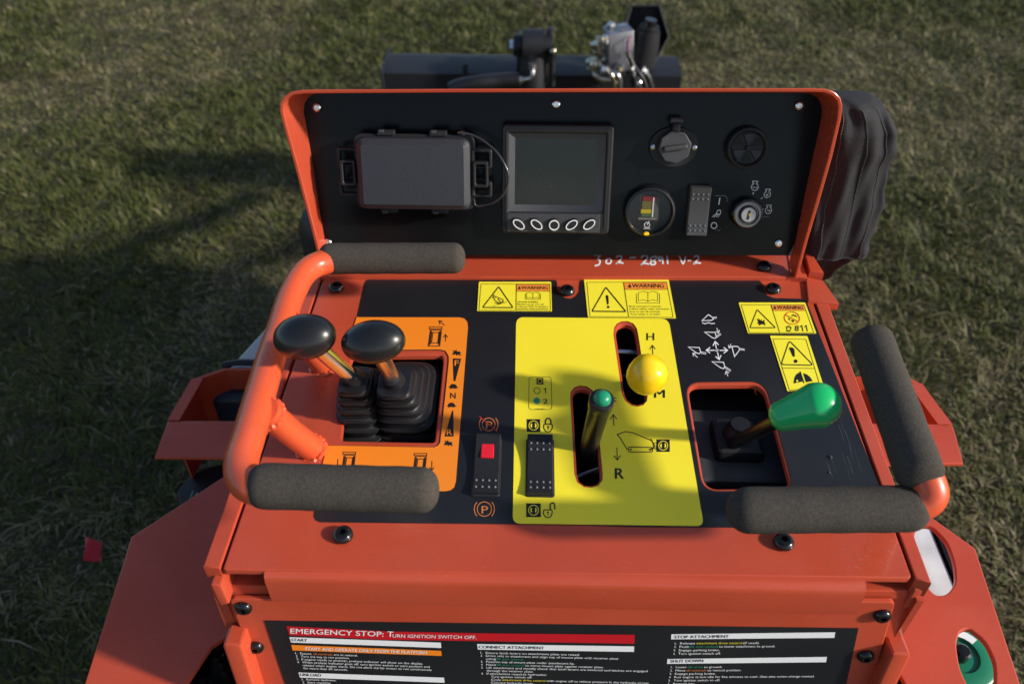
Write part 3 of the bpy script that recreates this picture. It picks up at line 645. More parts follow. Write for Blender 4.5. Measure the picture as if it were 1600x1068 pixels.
bar(ZP, [(295, 443), (1306, 479), (1310, 514), (305, 478)], WHT); b.text(FRONT, 'UNLOAD', ZP(308, 468), ZP(452, 473), 4.4, INK, hp + .0002)
lines(ZP, [[('1.', 0, 16, WHT), ('Remove tiedowns.', 32, 240, WHT)], [('2.', 0, 16, WHT), ('Start machine.', 34, 200, WHT)]], 318, 497, 4.6, 20.5, .03)
bar(ZQ, [(202, 246), (1293, 262), (1291, 300), (208, 284)], WHT); b.text(FRONT, 'CONNECT ATTACHMENT', ZQ(215, 276), ZQ(668, 283), 4.4, INK, hp + .0002)
lines(ZQ, [[('1.', 0, 14, WHT), ('Ensure latch levers on attachment plate are raised.', 36, 690, WHT)],
           [('2.', 0, 14, WHT), ('Drive unit to attachment and align top of mount plate with receiver plate', 36, 955, WHT)],
           [('using', 36, 105, WHT), ('lift arm control.', 112, 300, GRNI)],
           [('3.', 0, 14, WHT), ('Position top of mount plate under attachment lip.', 36, 650, WHT)],
           [('4.', 0, 14, WHT), ('Move', 36, 104, WHT), ('lift arm control', 112, 298, GRNI), ('to move mount plate against receiver plate.', 306, 852, WHT)],
           [('5.', 0, 14, WHT), ('Lift attachment and visually check that latch levers are lowered and latches are engaged', 36, 1155, WHT)],
           [('through the receiver plate.', 36, 362, WHT)],
           [('6.', 0, 14, WHT), ('If attachment requires hydraulics:', 36, 452, WHT)],
           [('Turn ignition switch off.', 64, 350, WHT)],
           [('Cycle', 64, 134, WHT), ('attachment drive control', 142, 442, YELI), ('with engine off to relieve pressure in the hydraulic circuit.', 450, 1165, WHT)],
           [('Connect hydraulic hoses.', 64, 360, WHT)]], 226, 312, .9, 20.6, .022)
bar(ZR, [(218, 178), (1356, 164), (1350, 203), (216, 213)], WHT); b.text(FRONT, 'STOP ATTACHMENT', ZR(240, 207), ZR(618, 202), 4.4, INK, hp + .0002)
lines(ZR, [[('1.', 0, 14, WHT), ('Release', 36, 140, WHT), ('attachment drive control', 150, 468, YELI), ('(if used).', 476, 588, WHT)],
           [('2.', 0, 14, WHT), ('Push', 36, 102, WHT), ('lift arm control', 110, 304, GRNI), ('to lower attachment to ground.', 312, 700, WHT)],
           [('3.', 0, 14, WHT), ('Engage parking brake.', 36, 320, WHT)], [('4.', 0, 14, WHT), ('Turn ignition switch off.', 36, 330, WHT)]], 242, 248, -4, 24, -.006, 3.2)
bar(ZR, [(190, 350), (1298, 335), (1292, 372), (188, 383)], WHT); b.text(FRONT, 'SHUT DOWN', ZR(212, 375), ZR(440, 371), 4.4, INK, hp + .0002)
lines(ZR, [[('1.', 0, 14, WHT), ('Lower', 34, 110, WHT), ('lift arms', 120, 222, GRNI), ('to ground.', 230, 355, WHT)],
           [('2.', 0, 14, WHT), ('Move', 36, 104, WHT), ('all controls', 112, 250, ORI), ('to neutral position.', 258, 492, WHT)],
           [('3.', 0, 14, WHT), ('Engage parking brake.', 36, 318, WHT)],
           [('4.', 0, 14, WHT), ('Run engine at low idle for five minutes to cool. (See also turbo-charge notice)', 36, 1004, WHT)],
           [('5.', 0, 14, WHT), ('Turn ignition switch to off.', 36, 358, WHT)], [('6.', 0, 14, WHT), ('Remove key.', 36, 190, WHT)]], 215, 413, -4.2, 23, -.006, 3.0)
b.build('instruction_placard', fpl)

# ---- button-head screws (one mesh, copied)
def screw_mesh(r, m, name, hexr=.42, dome=.55):
    s_ = MB(); pr = [(r * 1.0, 0), (r * 1.0, r * .12)]
    for k in range(1, 7): a = math.pi / 2 * k / 7; pr.append((r * (hexr + (1 - hexr) * math.cos(a)), r * .12 + r * dome * math.sin(a)))
    n = 36; s_.lathe(pr[:], m, n=n)
    s_.f.pop(); s_.m.pop(); s_.sm.pop()                     # open the top, then sink a hexagon socket
    top = len(s_.v) - n; zt = pr[-1][1]
    hexv = [(r * hexr * .92 * math.cos(math.pi / 3 * round(k / 6)), r * hexr * .92 * math.sin(math.pi / 3 * round(k / 6)), zt) for k in range(n)]
    s_.add(hexv, [], m); b0 = len(s_.v) - n; s_.add([(x, y, zt - r * .4) for x, y, z in hexv], [], m); b1 = len(s_.v) - n
    k_ = s_.mi(m)
    for i in range(n):
        j = (i + 1) % n
        for f in ((top + i, top + j, b0 + j, b0 + i), (b0 + i, b0 + j, b1 + j, b1 + i)): s_.f.append(f); s_.m.append(k_); s_.sm.append(False)
    s_.f.append(tuple(b1 + i for i in range(n))); s_.m.append(k_); s_.sm.append(False)
    me = bpy.data.meshes.new(name); me.from_pydata([tuple(v) for v in s_.v], [], s_.f); me.materials.append(m)
    me.polygons.foreach_set('use_smooth', s_.sm); me.validate(); me.update(); return me
sb = screw_mesh(.0092, BSTL, 'button_head_screw'); sz = screw_mesh(.0052, CHR, 'pan_head_screw', .36, .4); sf = screw_mesh(.0078, BSTL, 'panel_screw')
def put_mesh(me, name, parent, M_):
    o = bpy.data.objects.new(name, me); col.objects.link(o); place(o, parent, M_); return o
def rotz(a): return Matrix.Rotation(a, 4, 'Z')
for i, (u, v, h) in enumerate(((525, 450, 0), (886, 455, 0), (1208, 452, 0), (536, 836, 0), (1224, 847, 0), (1194, 417, .006))): put_mesh(sb, 'screw', ldr, DECK.Muv(u, v, h + .002) @ rotz(i * .7))
for i, (u, v) in enumerate(((495, 168), (869, 163), (1249, 165), (512, 379), (1217, 380))): put_mesh(sz, 'screw', ldr, DASH.Muv(u, v, .001) @ rotz(i))
for i, (u, v) in enumerate(((381, 948), (400, 1009), (1378, 960), (1352, 1023))): put_mesh(sf, 'screw', ldr, FRONT.Muv(u, v, .0005) @ rotz(i * .5))

# ---- rocker switches
def rocker(fr, quad, hgt, m, name, dots=((.14, .24), (.80, .90)), red=False, rock=.0035):
    L = [fr.loc(u, v, hgt) for u, v in quad]   # TL TR BR BL
    cx = sum(p.x for p in L) / 4; cy = sum(p.y for p in L) / 4; wd = ((L[1] - L[0]).length + (L[2] - L[3]).length) / 2; ht = ((L[0] - L[3]).length + (L[1] - L[2]).length) / 2
    T = fr.M(fr.o + fr.ex * cx + fr.ey * cy)
    b = MB(); b.prism(rrect(0, 0, wd * 1.10, ht * 1.03, .003), .0005, hgt * .35, PLA, T, .0012)
    base = b.build(name, ldr)
    b = MB(); N = 14                                   # rocker cap: concave profile along its length
    def zz(t): return hgt * .6 + rock * (2 * t - 1) ** 2 + rock * .5 * (2 * t - 1)
    xs = [-.5, -.5, -.46, .46, .5, .5]; vs = []
    for j in range(N + 1):
        t = j / N; y = (t - .5) * ht; z = zz(t)
        vs += [(-.5 * wd, y, hgt * .3), (-.5 * wd, y, z - .001), (-.46 * wd, y, z), (.46 * wd, y, z), (.5 * wd, y, z - .001), (.5 * wd, y, hgt * .3)]
    fs = [(j * 6 + k, j * 6 + k + 1, (j + 1) * 6 + k + 1, (j + 1) * 6 + k)[::-1] for j in range(N) for k in range(5)] + [tuple(range(6)), tuple(N * 6 + k for k in range(6))[::-1]]
    b.add(vs, fs, m, T)
    for (ta, tb) in dots:
        for t in (ta, tb):
            t = 1 - t
            for k in range(4):
                x = (-.36 + .24 * k) * wd; b.lathe([(.0013, -.0003), (.0012, .0005), (.0007, .0011), (.0001, .0012)], DOT, T @ Matrix.Translation((x, (t - .5) * ht, zz(t))), 8)
    b.build('rocker_cap', base)
    if red:
        b = MB(); t = .72; b.box((0, (t - .5) * ht + .001, zz(t) + .0002), (wd * .5, ht * .26, .0022), REDB, T, .0008); b.build('red_lock_button', base)
    return base
rocker(DECK, [(741, 679), (781, 679), (781, 767), (739, 767)], .008, PLA, 'rocker_switch', dots=((.78, .90),), red=True)['label'] = 'black rocker switch with a red lock button'
rocker(DECK, [(824, 680), (863, 680), (866, 768), (823, 768)], .008, PLA, 'rocker_switch')['label'] = 'plain black rocker switch on the yellow decal'
rocker(DASH, [ZG(645, 605), ZG(820, 610), ZG(770, 1010), ZG(602, 1008)], .013, PLG, 'rocker_switch')['label'] = 'grey light switch on the dash'

# ---- twin drive levers: chrome shaft, oval knob, bellows boot
def boot(base_px, z0, neck, ridges, sx, sy, nx, ny, bend):
    c0 = atz(*base_px, z0); c1 = Vector(neck); rows = []
    prof_ = ((0, 1.0), (.10, 1.03), (.42, 1.03), (.50, 1.0), (.56, .86), (.64, .80), (.92, .80), (.985, .84))
    for j in range(ridges):
        for (p_, k) in prof_:
            t = (j + p_) / ridges; tb = j / ridges; c = c0.lerp(c1, t) + Vector(bend) * math.sin(math.pi * t)
            a = sx * (1 - tb) ** .9 + nx * tb; d = sy * (1 - tb) ** .95 + ny * tb
            rows.append((c, a * k, d * (1 - (1 - k) * .6), min(a, d) * .36 * k))
    rows.append((c1, nx * .8, ny * .8, nx * .38))
    vs = []; n = 0
    for (c, a, d, r_) in rows:
        lp = rrect(0, 0, a, d, r_, 5); n = len(lp); vs += [(c.x + x, c.y + y, c.z) for x, y in lp]
    fs = [(i * n + k, i * n + (k + 1) % n, (i + 1) * n + (k + 1) % n, (i + 1) * n + k) for i in range(len(rows) - 1) for k in range(n)] + [tuple((len(rows) - 1) * n + k for k in range(n))]
    return MB().add(vs, fs, RUB)
def axis_mat(p, d, roll=0):
    z = Vector(d).normalized(); x = Vector((1, 0, 0)); x = (x - z * x.dot(z)).normalized(); y = z.cross(x)
    return Matrix(((x.x, y.x, z.x, p.x), (x.y, y.y, z.y, p.y), (x.z, y.z, z.z, p.z), (0, 0, 0, 1))) @ rotz(roll)
for (kpx, ksz, spx, bpx, dims) in (((476, 526), (.0283, .0195), (553, 592), (572, 640), (.052, .102, .026, .026)), ((583, 534), (.0288, .0184), (616, 596), (644, 628), (.068, .118, .027, .028))):
    zk = .145; top = atz(*kpx, zk); bot = atz(*spx, .062)
    b = MB(); b.tube([bot - (top - bot).normalized() * .03, top], .0076, CHR, 24); lv = b.build('drive_lever', ldr)
    b = MB(); pr = []
    for k in range(17):
        a = -math.pi / 2 + math.pi * k / 16; pr.append((max(.0004, math.cos(a) ** .92), math.sin(a)))
    # flattened oval knob, long axis across the machine
    b.lathe([(r_, z) for r_, z in pr], KNOB, Matrix.Translation(top) @ Matrix.Rotation(R(-9), 4, 'Y') @ Matrix.Rotation(R(38), 4, 'X') @ Matrix.Diagonal((ksz[0], ksz[1] * 1.05, ksz[1] * .92, 1)), 40)
    b.build('knob', lv)
    b = boot(bpx, -.035, bot, 6, *dims, (0, .004, 0)); b.build('boot', lv)
    b = MB(); b.tube([bot - (top - bot).normalized() * .010, bot + (top - bot).normalized() * .012], [.0125, .0092], RUB); b.build('boot_collar', lv)

# ---- joystick with green egg knob
kb = atz(1150, 690, -.012); kt = atz(1262, 634, .100); b = MB(); b.tube([kb - (kt - kb) * .12, kb.lerp(kt, .75)], .0068, KNOB, 24); js = b.build('joystick', ldr)
b = MB(); pr = []
for k in range(27):
    t = k / 26; z = -.031 + .064 * t; rr = .0125 + (.0213 - .0125) * min(1, t / .66) ** 1.25 if t < .66 else .0213
    if t > .62: q_ = (t - .62) / .38; rr = .0211 * math.sqrt(max(0, 1 - q_ ** 2.1))
    if t < .12: rr *= math.sqrt(1 - ((.12 - t) / .12) ** 2 * .75)
    pr.append((max(rr, .0004), z))
# long axis of the egg leans outwards to the right
ea = atz(1205, 655, .080); eb = atz(1292, 628, .104); d = (eb - ea).normalized(); b.lathe([(r_ * .98, z) for r_, z in pr], GRN, axis_mat(ea.lerp(eb, .60), d) @ Matrix.Diagonal((1.0, 1.0, .98, 1)), 40); b.build('knob', js)
b = MB()
c = atz(1150, 690, -.03); b.box((c.x, c.y, -.026), (.050, .050, .016), PLA, I4, .006); b.box((c.x, c.y, -.040), (.098, .10, .014), PLG, I4, .004)
b.lathe([(.016, 0), (.015, .006), (.011, .010), (.010, .016)], RUB, Matrix.Translation((c.x, c.y, -.018)), 24)
c2 = atz(1150, 610, -.03); b.box((c2.x, c2.y - .01, -.05), (.12, .03, .02), PLA, I4, .004); b.box((c.x, c.y, -.056), (.13, .13, .012), PLA, I4, .004)
b.build('joystick_base', js)

# ---- two-speed yellow ball and green-tipped drive handle
top = atz(1010, 586, .058); bot = atz(985, 610, -.03); b = MB(); b.tube([bot, top], .0062, BSTL, 20); sv = b.build('speed_lever', ldr)
b = MB(); pr = [(.0110, -.0165), (.0145, -.0135), (.0175, -.0085), (.0192, -.003), (.0196, .004), (.0182, .011), (.0140, .0165), (.0085, .0195), (.001, .0206)]
b.lathe(pr, YKN, axis_mat(top, Vector((.55, .10, .85))), 36); b.build('knob', sv)
top = atz(940, 626, .085); bot = atz(918, 705, -.01); b = MB(); b.tube([bot - (top - bot) * .25, bot, bot.lerp(top, .5), top], [.0085, .0088, .0096, .0105], KNOB, 28); dv = b.build('attachment_lever', ldr)
d = top - bot; b = MB(); b.lathe([(.0112, -.010), (.0118, -.004), (.0118, .001), (.0112, .003), (.0095, .0036)], KNOB, axis_mat(top, d), 28); b.build('collar', dv)
b = MB(); b.lathe([(.0082, .002), (.0082, .0045), (.0074, .0072), (.0055, .0092), (.003, .0103), (.0005, .0107)], GRT, axis_mat(top, d), 24); b.build('push_button', dv)

# ---- handlebars
rt = .0138; rf = .0186
A = [atz(690, 404, .078), atz(560, 404, .078), atz(512, 408, .079), atz(478, 424, .081), atz(455, 462, .084), atz(438, 515, .089), atz(420, 570, .097), atz(404, 625, .104), atz(388, 682, .111), atz(377, 722, .115), atz(384, 752, .118), atz(415, 764, .12), atz(480, 764, .12), atz(640, 766, .12)]
b = MB(); b.tube(catmull(A, 7), rt, TUBE, 28)
def stub(a, c, z_a):
    p0 = atz(*a, z_a); p1 = atz(*c, .0); b.tube([p0, p0.lerp(p1, .5), p1 + Vector((0, 0, .003)), p1], [rt * .93, rt * .93, rt * .95, rt * 1.2], TUBE, 24)
    for q, rr in ((p1, rt * .98), (p0 + (p1 - p0).normalized() * rt * .8, rt * .92)):     # weld bead
        M_ = axis_mat(q if q is not p1 else q + (p0 - p1).normalized() * .003, p1 - p0)
        ring_ = [M_ @ Vector((rr * 1.02 * math.cos(t), rr * 1.02 * math.sin(t), .0008 * math.sin(t * 9))) for t in [2 * math.pi * k / 60 for k in range(61)]]
        b.tube(ring_, [.0026 + .0006 * math.sin(k * 1.9) for k in range(61)], TUBE, 8, False)
stub((412, 640), (487, 702), .106); stub((448, 500), (506, 572), .088)
hb = b.build('handlebar', ldr, label='looped orange handlebar on the left with two foam grips')
b = MB(); b.capsule(atz(498, 404, .078), atz(727, 403, .078), rf * .93, FOAM, round_=.75); b.build('foam_grip', hb)
b = MB(); b.capsule(atz(386, 758, .12), atz(686, 766, .12), rf * .96, FOAM, round_=.8); b.build('foam_grip', hb)
B_ = [atz(1180, 797, .085), atz(1300, 795, .085), atz(1400, 792, .088), atz(1438, 786, .093), atz(1453, 772, .100), atz(1448, 750, .107), atz(1435, 725, .1125), atz(1416, 680, .116), atz(1387, 600, .1215), atz(1368, 545, .126)]
b = MB(); b.tube(catmull(B_, 7), rt, TUBE, 28)
q = atz(1448, 756, .104); b.tube([q, q.lerp(Vector((.305, .08, -.03)), .5), Vector((.305, .08, -.03))], rt * .95, TUBE, 20)
hr = b.build('handlebar', ldr, label='bent orange handlebar on the right with two foam grips')
b = MB(); b.capsule(atz(1136, 797, .085), atz(1450, 794, .088), rf * 1.0, FOAM, round_=.95); b.build('foam_grip', hr)
b = MB(); b.capsule(atz(1358, 520, .128), atz(1443, 756, .112), rf * 1.0, FOAM, round_=.55); b.build('foam_grip', hr)

# ---- dash: panel, hood, lip
b = MB()
fo = [HOODF.at(u, v) for u, v in ((499, 428), (497, 400), (470, 300))] 
front_loop = [(501, 436), (497, 400), (478, 325), (458, 250), (441, 190), (437, 172), (438, 160), (444, 150), (456, 143), (475, 140.5), (700, 139), (1000, 138), (1270, 138), (1290, 139), (1304, 144), (1313, 153), (1316, 165), (1314, 185), (1300, 245), (1280, 315), (1262, 375), (1246, 434)]
back_loop = [(514, 405), (512, 398), (500, 330), (489, 255), (478, 190), (475, 175), (476, 163), (481, 153), (490, 147), (505, 145), (700, 145), (1000, 145), (1250, 145), (1266, 147), (1276, 152), (1282, 160), (1284, 172), (1282, 190), (1270, 245), (1255, 315), (1243, 375), (1232, 412)]
dp = offset(P2(DASH, [(516, 396.5)] + back_loop[1:-1] + [(1231, 397.5)]), -.0012)
b.prism(dp, -.003, 0, DASHM, DASH.M()); b.build('dash_panel', ldr); b = MB()
FL = [HOODF.at(u, v) for u, v in front_loop]; BL = [DASH.at(u, v, -.001) for u, v in back_loop]
th = .0042; n = len(FL); ctr = sum(FL, Vector()) / n
def outw(L, k):
    d = (L[min(n - 1, k + 1)] - L[max(0, k - 1)]).normalized(); return d.cross(Vector((0, -1, 0))).normalized()
def outsign(L, k):
    o_ = outw(L, k); return o_ if o_.dot(L[k] - ctr) > 0 else -o_
FI = [FL[k] - outsign(FL, k) * th for k in range(n)]
BI = BL; BO = [BL[k] + outsign(BL, k) * th for k in range(n)]
mid = lambda A_, B2, t: [a.lerp(c, t) for a, c in zip(A_, B2)]
fold = Vector((0, .0008, 0)); FLr = [FL[k] - outsign(FL, k) * .0008 - fold for k in range(n)]; FIr = [FI[k] + outsign(FL, k) * .0008 - fold for k in range(n)]
rows = [BI, mid(BI, FI, .5), FI, FIr, FLr, FL, mid(FL, BO, .5), BO]
vs = [p for r_ in rows for p in r_]; m_ = len(rows)
b.add(vs, [(j * n + k, j * n + k + 1, (j + 1) * n + k + 1, (j + 1) * n + k) for j in range(m_ - 1) for k in range(n - 1)], RED)
b.build('hood', ldr)
b = MB(); vv = [HOODF.M() @ Vector(p) for p in ((-.2, 0, 0),)]
bl = P2(LIP, [(500, 431), (1248, 433), (1236, 388), (508, 386)]); b.prism(bl, -.006, 0, RED, LIP.M(), .0012, 2)
b.plate(P2(LIP, [(1236, 433), (1262, 436), (1242, 380), (1228, 380)]), [], -.006, .001, RED, LIP.M())
b.build('hood_lip', ldr)
b = MB()   # rear shell closing the hood
x_a = BL[3].x - .01; x_b = BL[-4].x + .01
b.box(((x_a + x_b) / 2, .535, .07), (x_b - x_a - .03, .05, .20), RED, Matrix.Translation((0, .0, 0)), .006); b.build('hood_rear_shell', ldr)
b = MB()   # hinge bracket at the right rear corner
q0 = DECK.loc(1243, 380); b.prism(P2(DECK, [(1258, 436), (1285, 442), (1310, 478), (1262, 474)]), -.006, .004, RED, I4, .001, 2)
b.prism(P2(DECK, [(1252, 400), (1262, 402), (1284, 438), (1262, 436)]), -.012, .012, RED, I4, .0015, 2); b.build('hinge_bracket', ldr)
# handwriting
b = MB(); hw = .0003
digs = [[(195, 797), (222, 795), (212, 812), (222, 822), (216, 838), (198, 843)], [(258, 812), (248, 822), (252, 832), (265, 833), (272, 822), (265, 812), (257, 812)],
        [(293, 805), (305, 798), (318, 804), (312, 818), (297, 832), (308, 828), (326, 832)], [(352, 808), (382, 806)],
        [(405, 808), (418, 796), (432, 800), (430, 814), (406, 838), (418, 832), (440, 836)], [(466, 800), (450, 808), (448, 818), (468, 826), (466, 836), (452, 838), (446, 830), (464, 818), (474, 806), (466, 800)],
        [(498, 806), (488, 802), (482, 812), (490, 820), (500, 808), (502, 836)], [(520, 798), (524, 836)],
        [(576, 800), (592, 834), (604, 802)], [(612, 820), (628, 819)], [(640, 806), (652, 798), (662, 806), (656, 818), (640, 834), (654, 830), (672, 832)]]
for k, d_ in enumerate(digs):
    P_ = [Vector((x, y, 0)) for x, y in d_]; P_ = catmull(P_, 4) if len(P_) > 2 else P_
    b.line(LIP, [Z2(p.x, p.y) for p in P_], 2.5, WHT, hw + .00002 * k)
b.build('paint_marker_writing', ldr)

# ---- display
dh = .017
Q = [DASH.loc(*ZS(*p), dh) for p in ((18, 32), (1030, 38), (945, 975), (25, 985))]
cx = sum(p.x for p in Q) / 4; cy = sum(p.y for p in Q) / 4; W_ = ((Q[1] - Q[0]).x + (Q[2] - Q[3]).x) / 2; Hh = (Q[0] - Q[3]).length
T = DASH.M(DASH.o + DASH.ex * cx + DASH.ey * cy)
def dl(x, y, h=dh):
    p = DASH.loc(*ZS(x, y), h); return (p.x - cx, p.y - cy)
hole = [dl(82, 100), dl(955, 100), dl(895, 800), dl(80, 800)]; hx0 = (hole[0][0] + hole[3][0]) / 2; hx1 = (hole[1][0] + hole[2][0]) / 2; hy1 = hole[0][1]; hy0 = hole[2][1]
b = MB(); b.plate(rrect(0, 0, W_, Hh, .006), [rrect((hx0 + hx1) / 2, (hy0 + hy1) / 2, hx1 - hx0, hy1 - hy0, .002)], .0, dh, PLA, T, .0022, 3)
b.plate(rrect(0, 0, W_ - .009, Hh - .009, .004), [rrect(0, 0, W_ - .0135, Hh - .0135, .003)], dh - .001, dh + .0008, PLA, T, .0003, 1)
disp = b.build('display_unit', ldr)
lx0, lx1, ly0, ly1 = hx0 + .0075, hx1 - .0095, hy0 + .0075, hy1 - .0065; zs = dh - .0045
b = MB(); o4 = [(hx0, hy0), (hx1, hy0), (hx1, hy1), (hx0, hy1)]; i4 = [(lx0, ly0), (lx1, ly0), (lx1, ly1), (lx0, ly1)]
b.add([(x, y, dh - .0008) for x, y in o4] + [(x, y, zs) for x, y in i4], [(k, (k + 1) % 4, 4 + (k + 1) % 4, 4 + k) for k in range(4)], BOXP, T, False); b.build('screen_bezel', disp)
b = MB(); b.add([(x, y, zs) for x, y in i4], [(0, 1, 2, 3)], LCD, T, False); b.build('screen', disp)
bb = [dl(72, 803), dl(888, 803), dl(878, 975), dl(72, 975)]; bx0 = bb[0][0]; bx1 = (bb[1][0] + bb[2][0]) / 2; by1 = bb[0][1]; by0 = bb[2][1]
b = MB(); b.prism(rrect((bx0 + bx1) / 2, (by0 + by1) / 2, bx1 - bx0, by1 - by0, .0015), dh, dh + .0012, PLG, T, .0005, 1); b.build('button_strip', disp)
for k, (x, y, a) in enumerate(((172, 900, -38), (328, 902, -38), (482, 907, 0), (636, 905, 38), (790, 902, 38))):
    c = dl(x, y, dh + .004); rx, ry = (.0096, .0060) if a else (.0072, .0080)
    Tb = T @ Matrix.Translation((c[0], c[1], dh + .001)) @ rotz(R(a))
    b = MB(); b.prism(circle(0, 0, rx, ry, 36), 0, .0042, PLA, Tb, .0008, 2)
    b.plate(circle(0, 0, rx * .84, ry * .80, 36), [circle(0, 0, rx * .70, ry * .62, 36)], .0040, .0046, WHT, Tb); b.build('button', disp)

# ---- manual box with strap cable
bh = .040
def q1(x, y, h=bh): return DASH.loc(*Z1(x, y), h)
c4 = [q1(478, 378), q1(1000, 372), q1(1020, 650), q1(510, 655)]; cx = sum(p.x for p in c4) / 4; cy = sum(p.y for p in c4) / 4
T = DASH.M(DASH.o + DASH.ex * cx + DASH.ey * cy); w_ = (c4[1].x - c4[0].x + c4[2].x - c4[3].x) / 2; h_ = c4[0].y - c4[3].y
b = MB(); lid = rrect(0, 0, w_ + .016, h_ + .020, .010, 6)
b.prism(rrect(0, 0, w_ + .018, h_ + .018, .008), 0, bh - .022, PLA, T, .002)
b.prism(rrect(0, 0, w_ + .026, h_ + .026, .010), bh - .024, bh - .018, PLA, T, .001)
bx = b.build('manual_box', ldr)
b = MB(); n = len(lid); inn = offset(lid, .0065); b.add([(x, y, bh - .018) for x, y in lid] + [(x, y, bh - .006) for x, y in lid] + [(x, y, bh) for x, y in inn],
    [(r_ * n + k, r_ * n + (k + 1) % n, (r_ + 1) * n + (k + 1) % n, (r_ + 1) * n + k) for r_ in range(2) for k in range(n)] + [tuple(2 * n + k for k in range(n))], BOXP, T); b.build('lid', bx)
X = w_ / 2 + .013; Y = h_ / 2
for sg in (-1, 1):       # side latches: bent loops
    b = MB()
    for yy, hh in ((Y * .55, .022), (-Y * .62, .018)):
        b.plate(rrect(sg * (X + .008), yy, .024, hh, .003), [rrect(sg * (X + .008), yy, .0170, hh - .006, .002)], bh - .024, bh - .016, PLA, T, .0008, 1)
    b.plate(rrect(sg * (X + .007), 0, .018, .030, .003), [rrect(sg * (X + .007), 0, .011, .023, .002)], bh - .020, bh - .009, PLA, T, .001, 1)
    b.build('latch', bx)
for xx in (-.032, .028):
    for sg in (-1, 1):
        b = MB(); b.box((xx, sg * (Y + .0145), bh - .021), (.020, .006, .010), PLA, T, .001); b.box((xx - .005, sg * (Y + .0165), bh - .018), (.006, .003, .006), PLG, T, .0006); b.build('hinge', bx)
cp = [(985, 292), (1050, 300), (1120, 335), (1190, 395), (1235, 470), (1250, 530), (1235, 590), (1190, 645), (1130, 668), (1080, 672), (1070, 640)]
hs = [.024, .024, .028, .034, .038, .038, .036, .030, .024, .022, .022]
b = MB(); b.tube(catmull([DASH.at(*Z1(x, y), h) for (x, y), h in zip(cp, hs)], 6), .0014, mat('black_nylon_cable', (.03, .03, .033), .25, coat=.5), 10); b.tube([DASH.at(*Z1(1000, 290), .02), DASH.at(*Z1(1025, 300), .022)], .0028, ZINC, 10); b.build('strap_cable', bx)
put = DASH.Muv(*Z1(1140, 495)); b = MB(); b.lathe([(.006, 0), (.006, .002), (.004, .003)], PLA, put, 20); b.build('grommet', ldr)

# ---- power socket, sounder, gauge, ignition
k = 1.0
T = DASH.Muv(*ZG(490, 262), 0); b = MB(); b.prism(circle(0, 0, .0285, .0235, 48), 0, .004, PLA, T, .001)
for sx in (-1, 1): b.lathe([(.0030, 0), (.0030, .0054), (.0014, .0062)], ZINC, T @ Matrix.Translation((sx * .0240, 0, 0)), 16)
so_ = b.build('power_socket', ldr)
T2 = T @ Matrix.Translation((0, .0015, 0)); b = MB(); b.prism(circle(0, 0, .0195, .0195, 8, R(12)), .004, .014, PLG, T2, .0015); b.box((.0, 0, .0165), (.028, .006, .006), PLG, T2 @ rotz(R(8)), .0022)
b.box((0, .022, .009), (.010, .012, .012), PLA, T2, .003); b.tube([T2 @ Vector((-.007, .030, .010)), T2 @ Vector((.007, .030, .010))], .0036, PLG, 14); b.build('socket_cap', so_)
T = DASH.Muv(*ZG(1105, 270), .004); b = MB(); b.lathe([(.0245, -.004), (.0245, .004), (.0235, .007), (.0205, .008), (.0190, .006), (.0180, .0035)], PLA, T, 48); bz = b.build('alarm_sounder', ldr)
b = MB()
for j in range(6):
    a0 = R(60 * j + 8); a1 = R(60 * j + 52); m = BOXP if j % 2 else DARK
    b.prism([(0.003 * math.cos((a0 + a1) / 2), .003 * math.sin((a0 + a1) / 2))] + [(.0165 * math.cos(a0 + (a1 - a0) * t / 5), .0165 * math.sin(a0 + (a1 - a0) * t / 5)) for t in range(6)], .0036, .0060 if j % 2 else .0040, m, T)
b.lathe([(.003, .0035), (.003, .0068), (.001, .0075)], PLA, T, 16); b.build('grille', bz)
T = DASH.Muv(*ZG(292, 800), .006); b = MB()
b.lathe([(.0310, -.006), (.0310, .004), (.0295, .0065), (.0275, .0072), (.0262, .0055), (.0258, .000)], KNOB, T, 56)
b.prism(circle(0, 0, .026, n=40), -.003, -.001, DARK, T); gg = b.build('hour_gauge', ldr)
b = MB(); gp = lambda x, y: ((x - 292) * .000118, -(y - 790) * .000140)
def gq(x0_, y0_, x1_, y1_, m, z): a_ = gp(x0_, y0_); c_ = gp(x1_, y1_); b.box(((a_[0] + c_[0]) / 2, (a_[1] + c_[1]) / 2, z), (abs(c_[0] - a_[0]), abs(a_[1] - c_[1]), .0006), m, T)
gq(190, 665, 385, 870, mat('gauge_face', (.06, .06, .06), .5), .0000)
gq(215, 662, 360, 700, mat('gauge_red_band', (.16, .012, .016), .4), .0010); gq(212, 702, 330, 768, mat('gauge_olive_band', (.10, .085, .02), .4), .0010); gq(205, 772, 318, 808, mat('gauge_yellow_band', (.34, .26, .01), .4), .0010); gq(212, 812, 310, 835, mat('gauge_green_band', (.05, .09, .03), .4), .0010)
gq(318, 668, 330, 838, mat('gauge_pointer', (.5, .5, .52), .3), .0016); gq(182, 850, 360, 860, mat('gauge_line', (.18, .16, .12), .4), .0012)
b.build('gauge_scale', gg)
b = MB(); c_ = gp(268, 976); b.prism(circle(c_[0], c_[1] - .0, .0034, .0022, 20), .0055, .0082, YKN, T, .0008, 2); b.build('gauge_lamp', gg)
b = MB(); fr = DASH; c_ = ZG(272, 915); hh = .0085
b.ring(fr, c_, 4.2, .7, WHT, hh, n=14); b.line(fr, [(c_[0], c_[1]), (c_[0] + 3.5, c_[1] - 6)], .8, WHT, hh + .0001); b.text(fr, 'FILTER', (c_[0] - 5, c_[1] + 6.5), (c_[0] + 5, c_[1] + 6.5), 1.6, WHT, hh); b.build('gauge_symbol', gg)
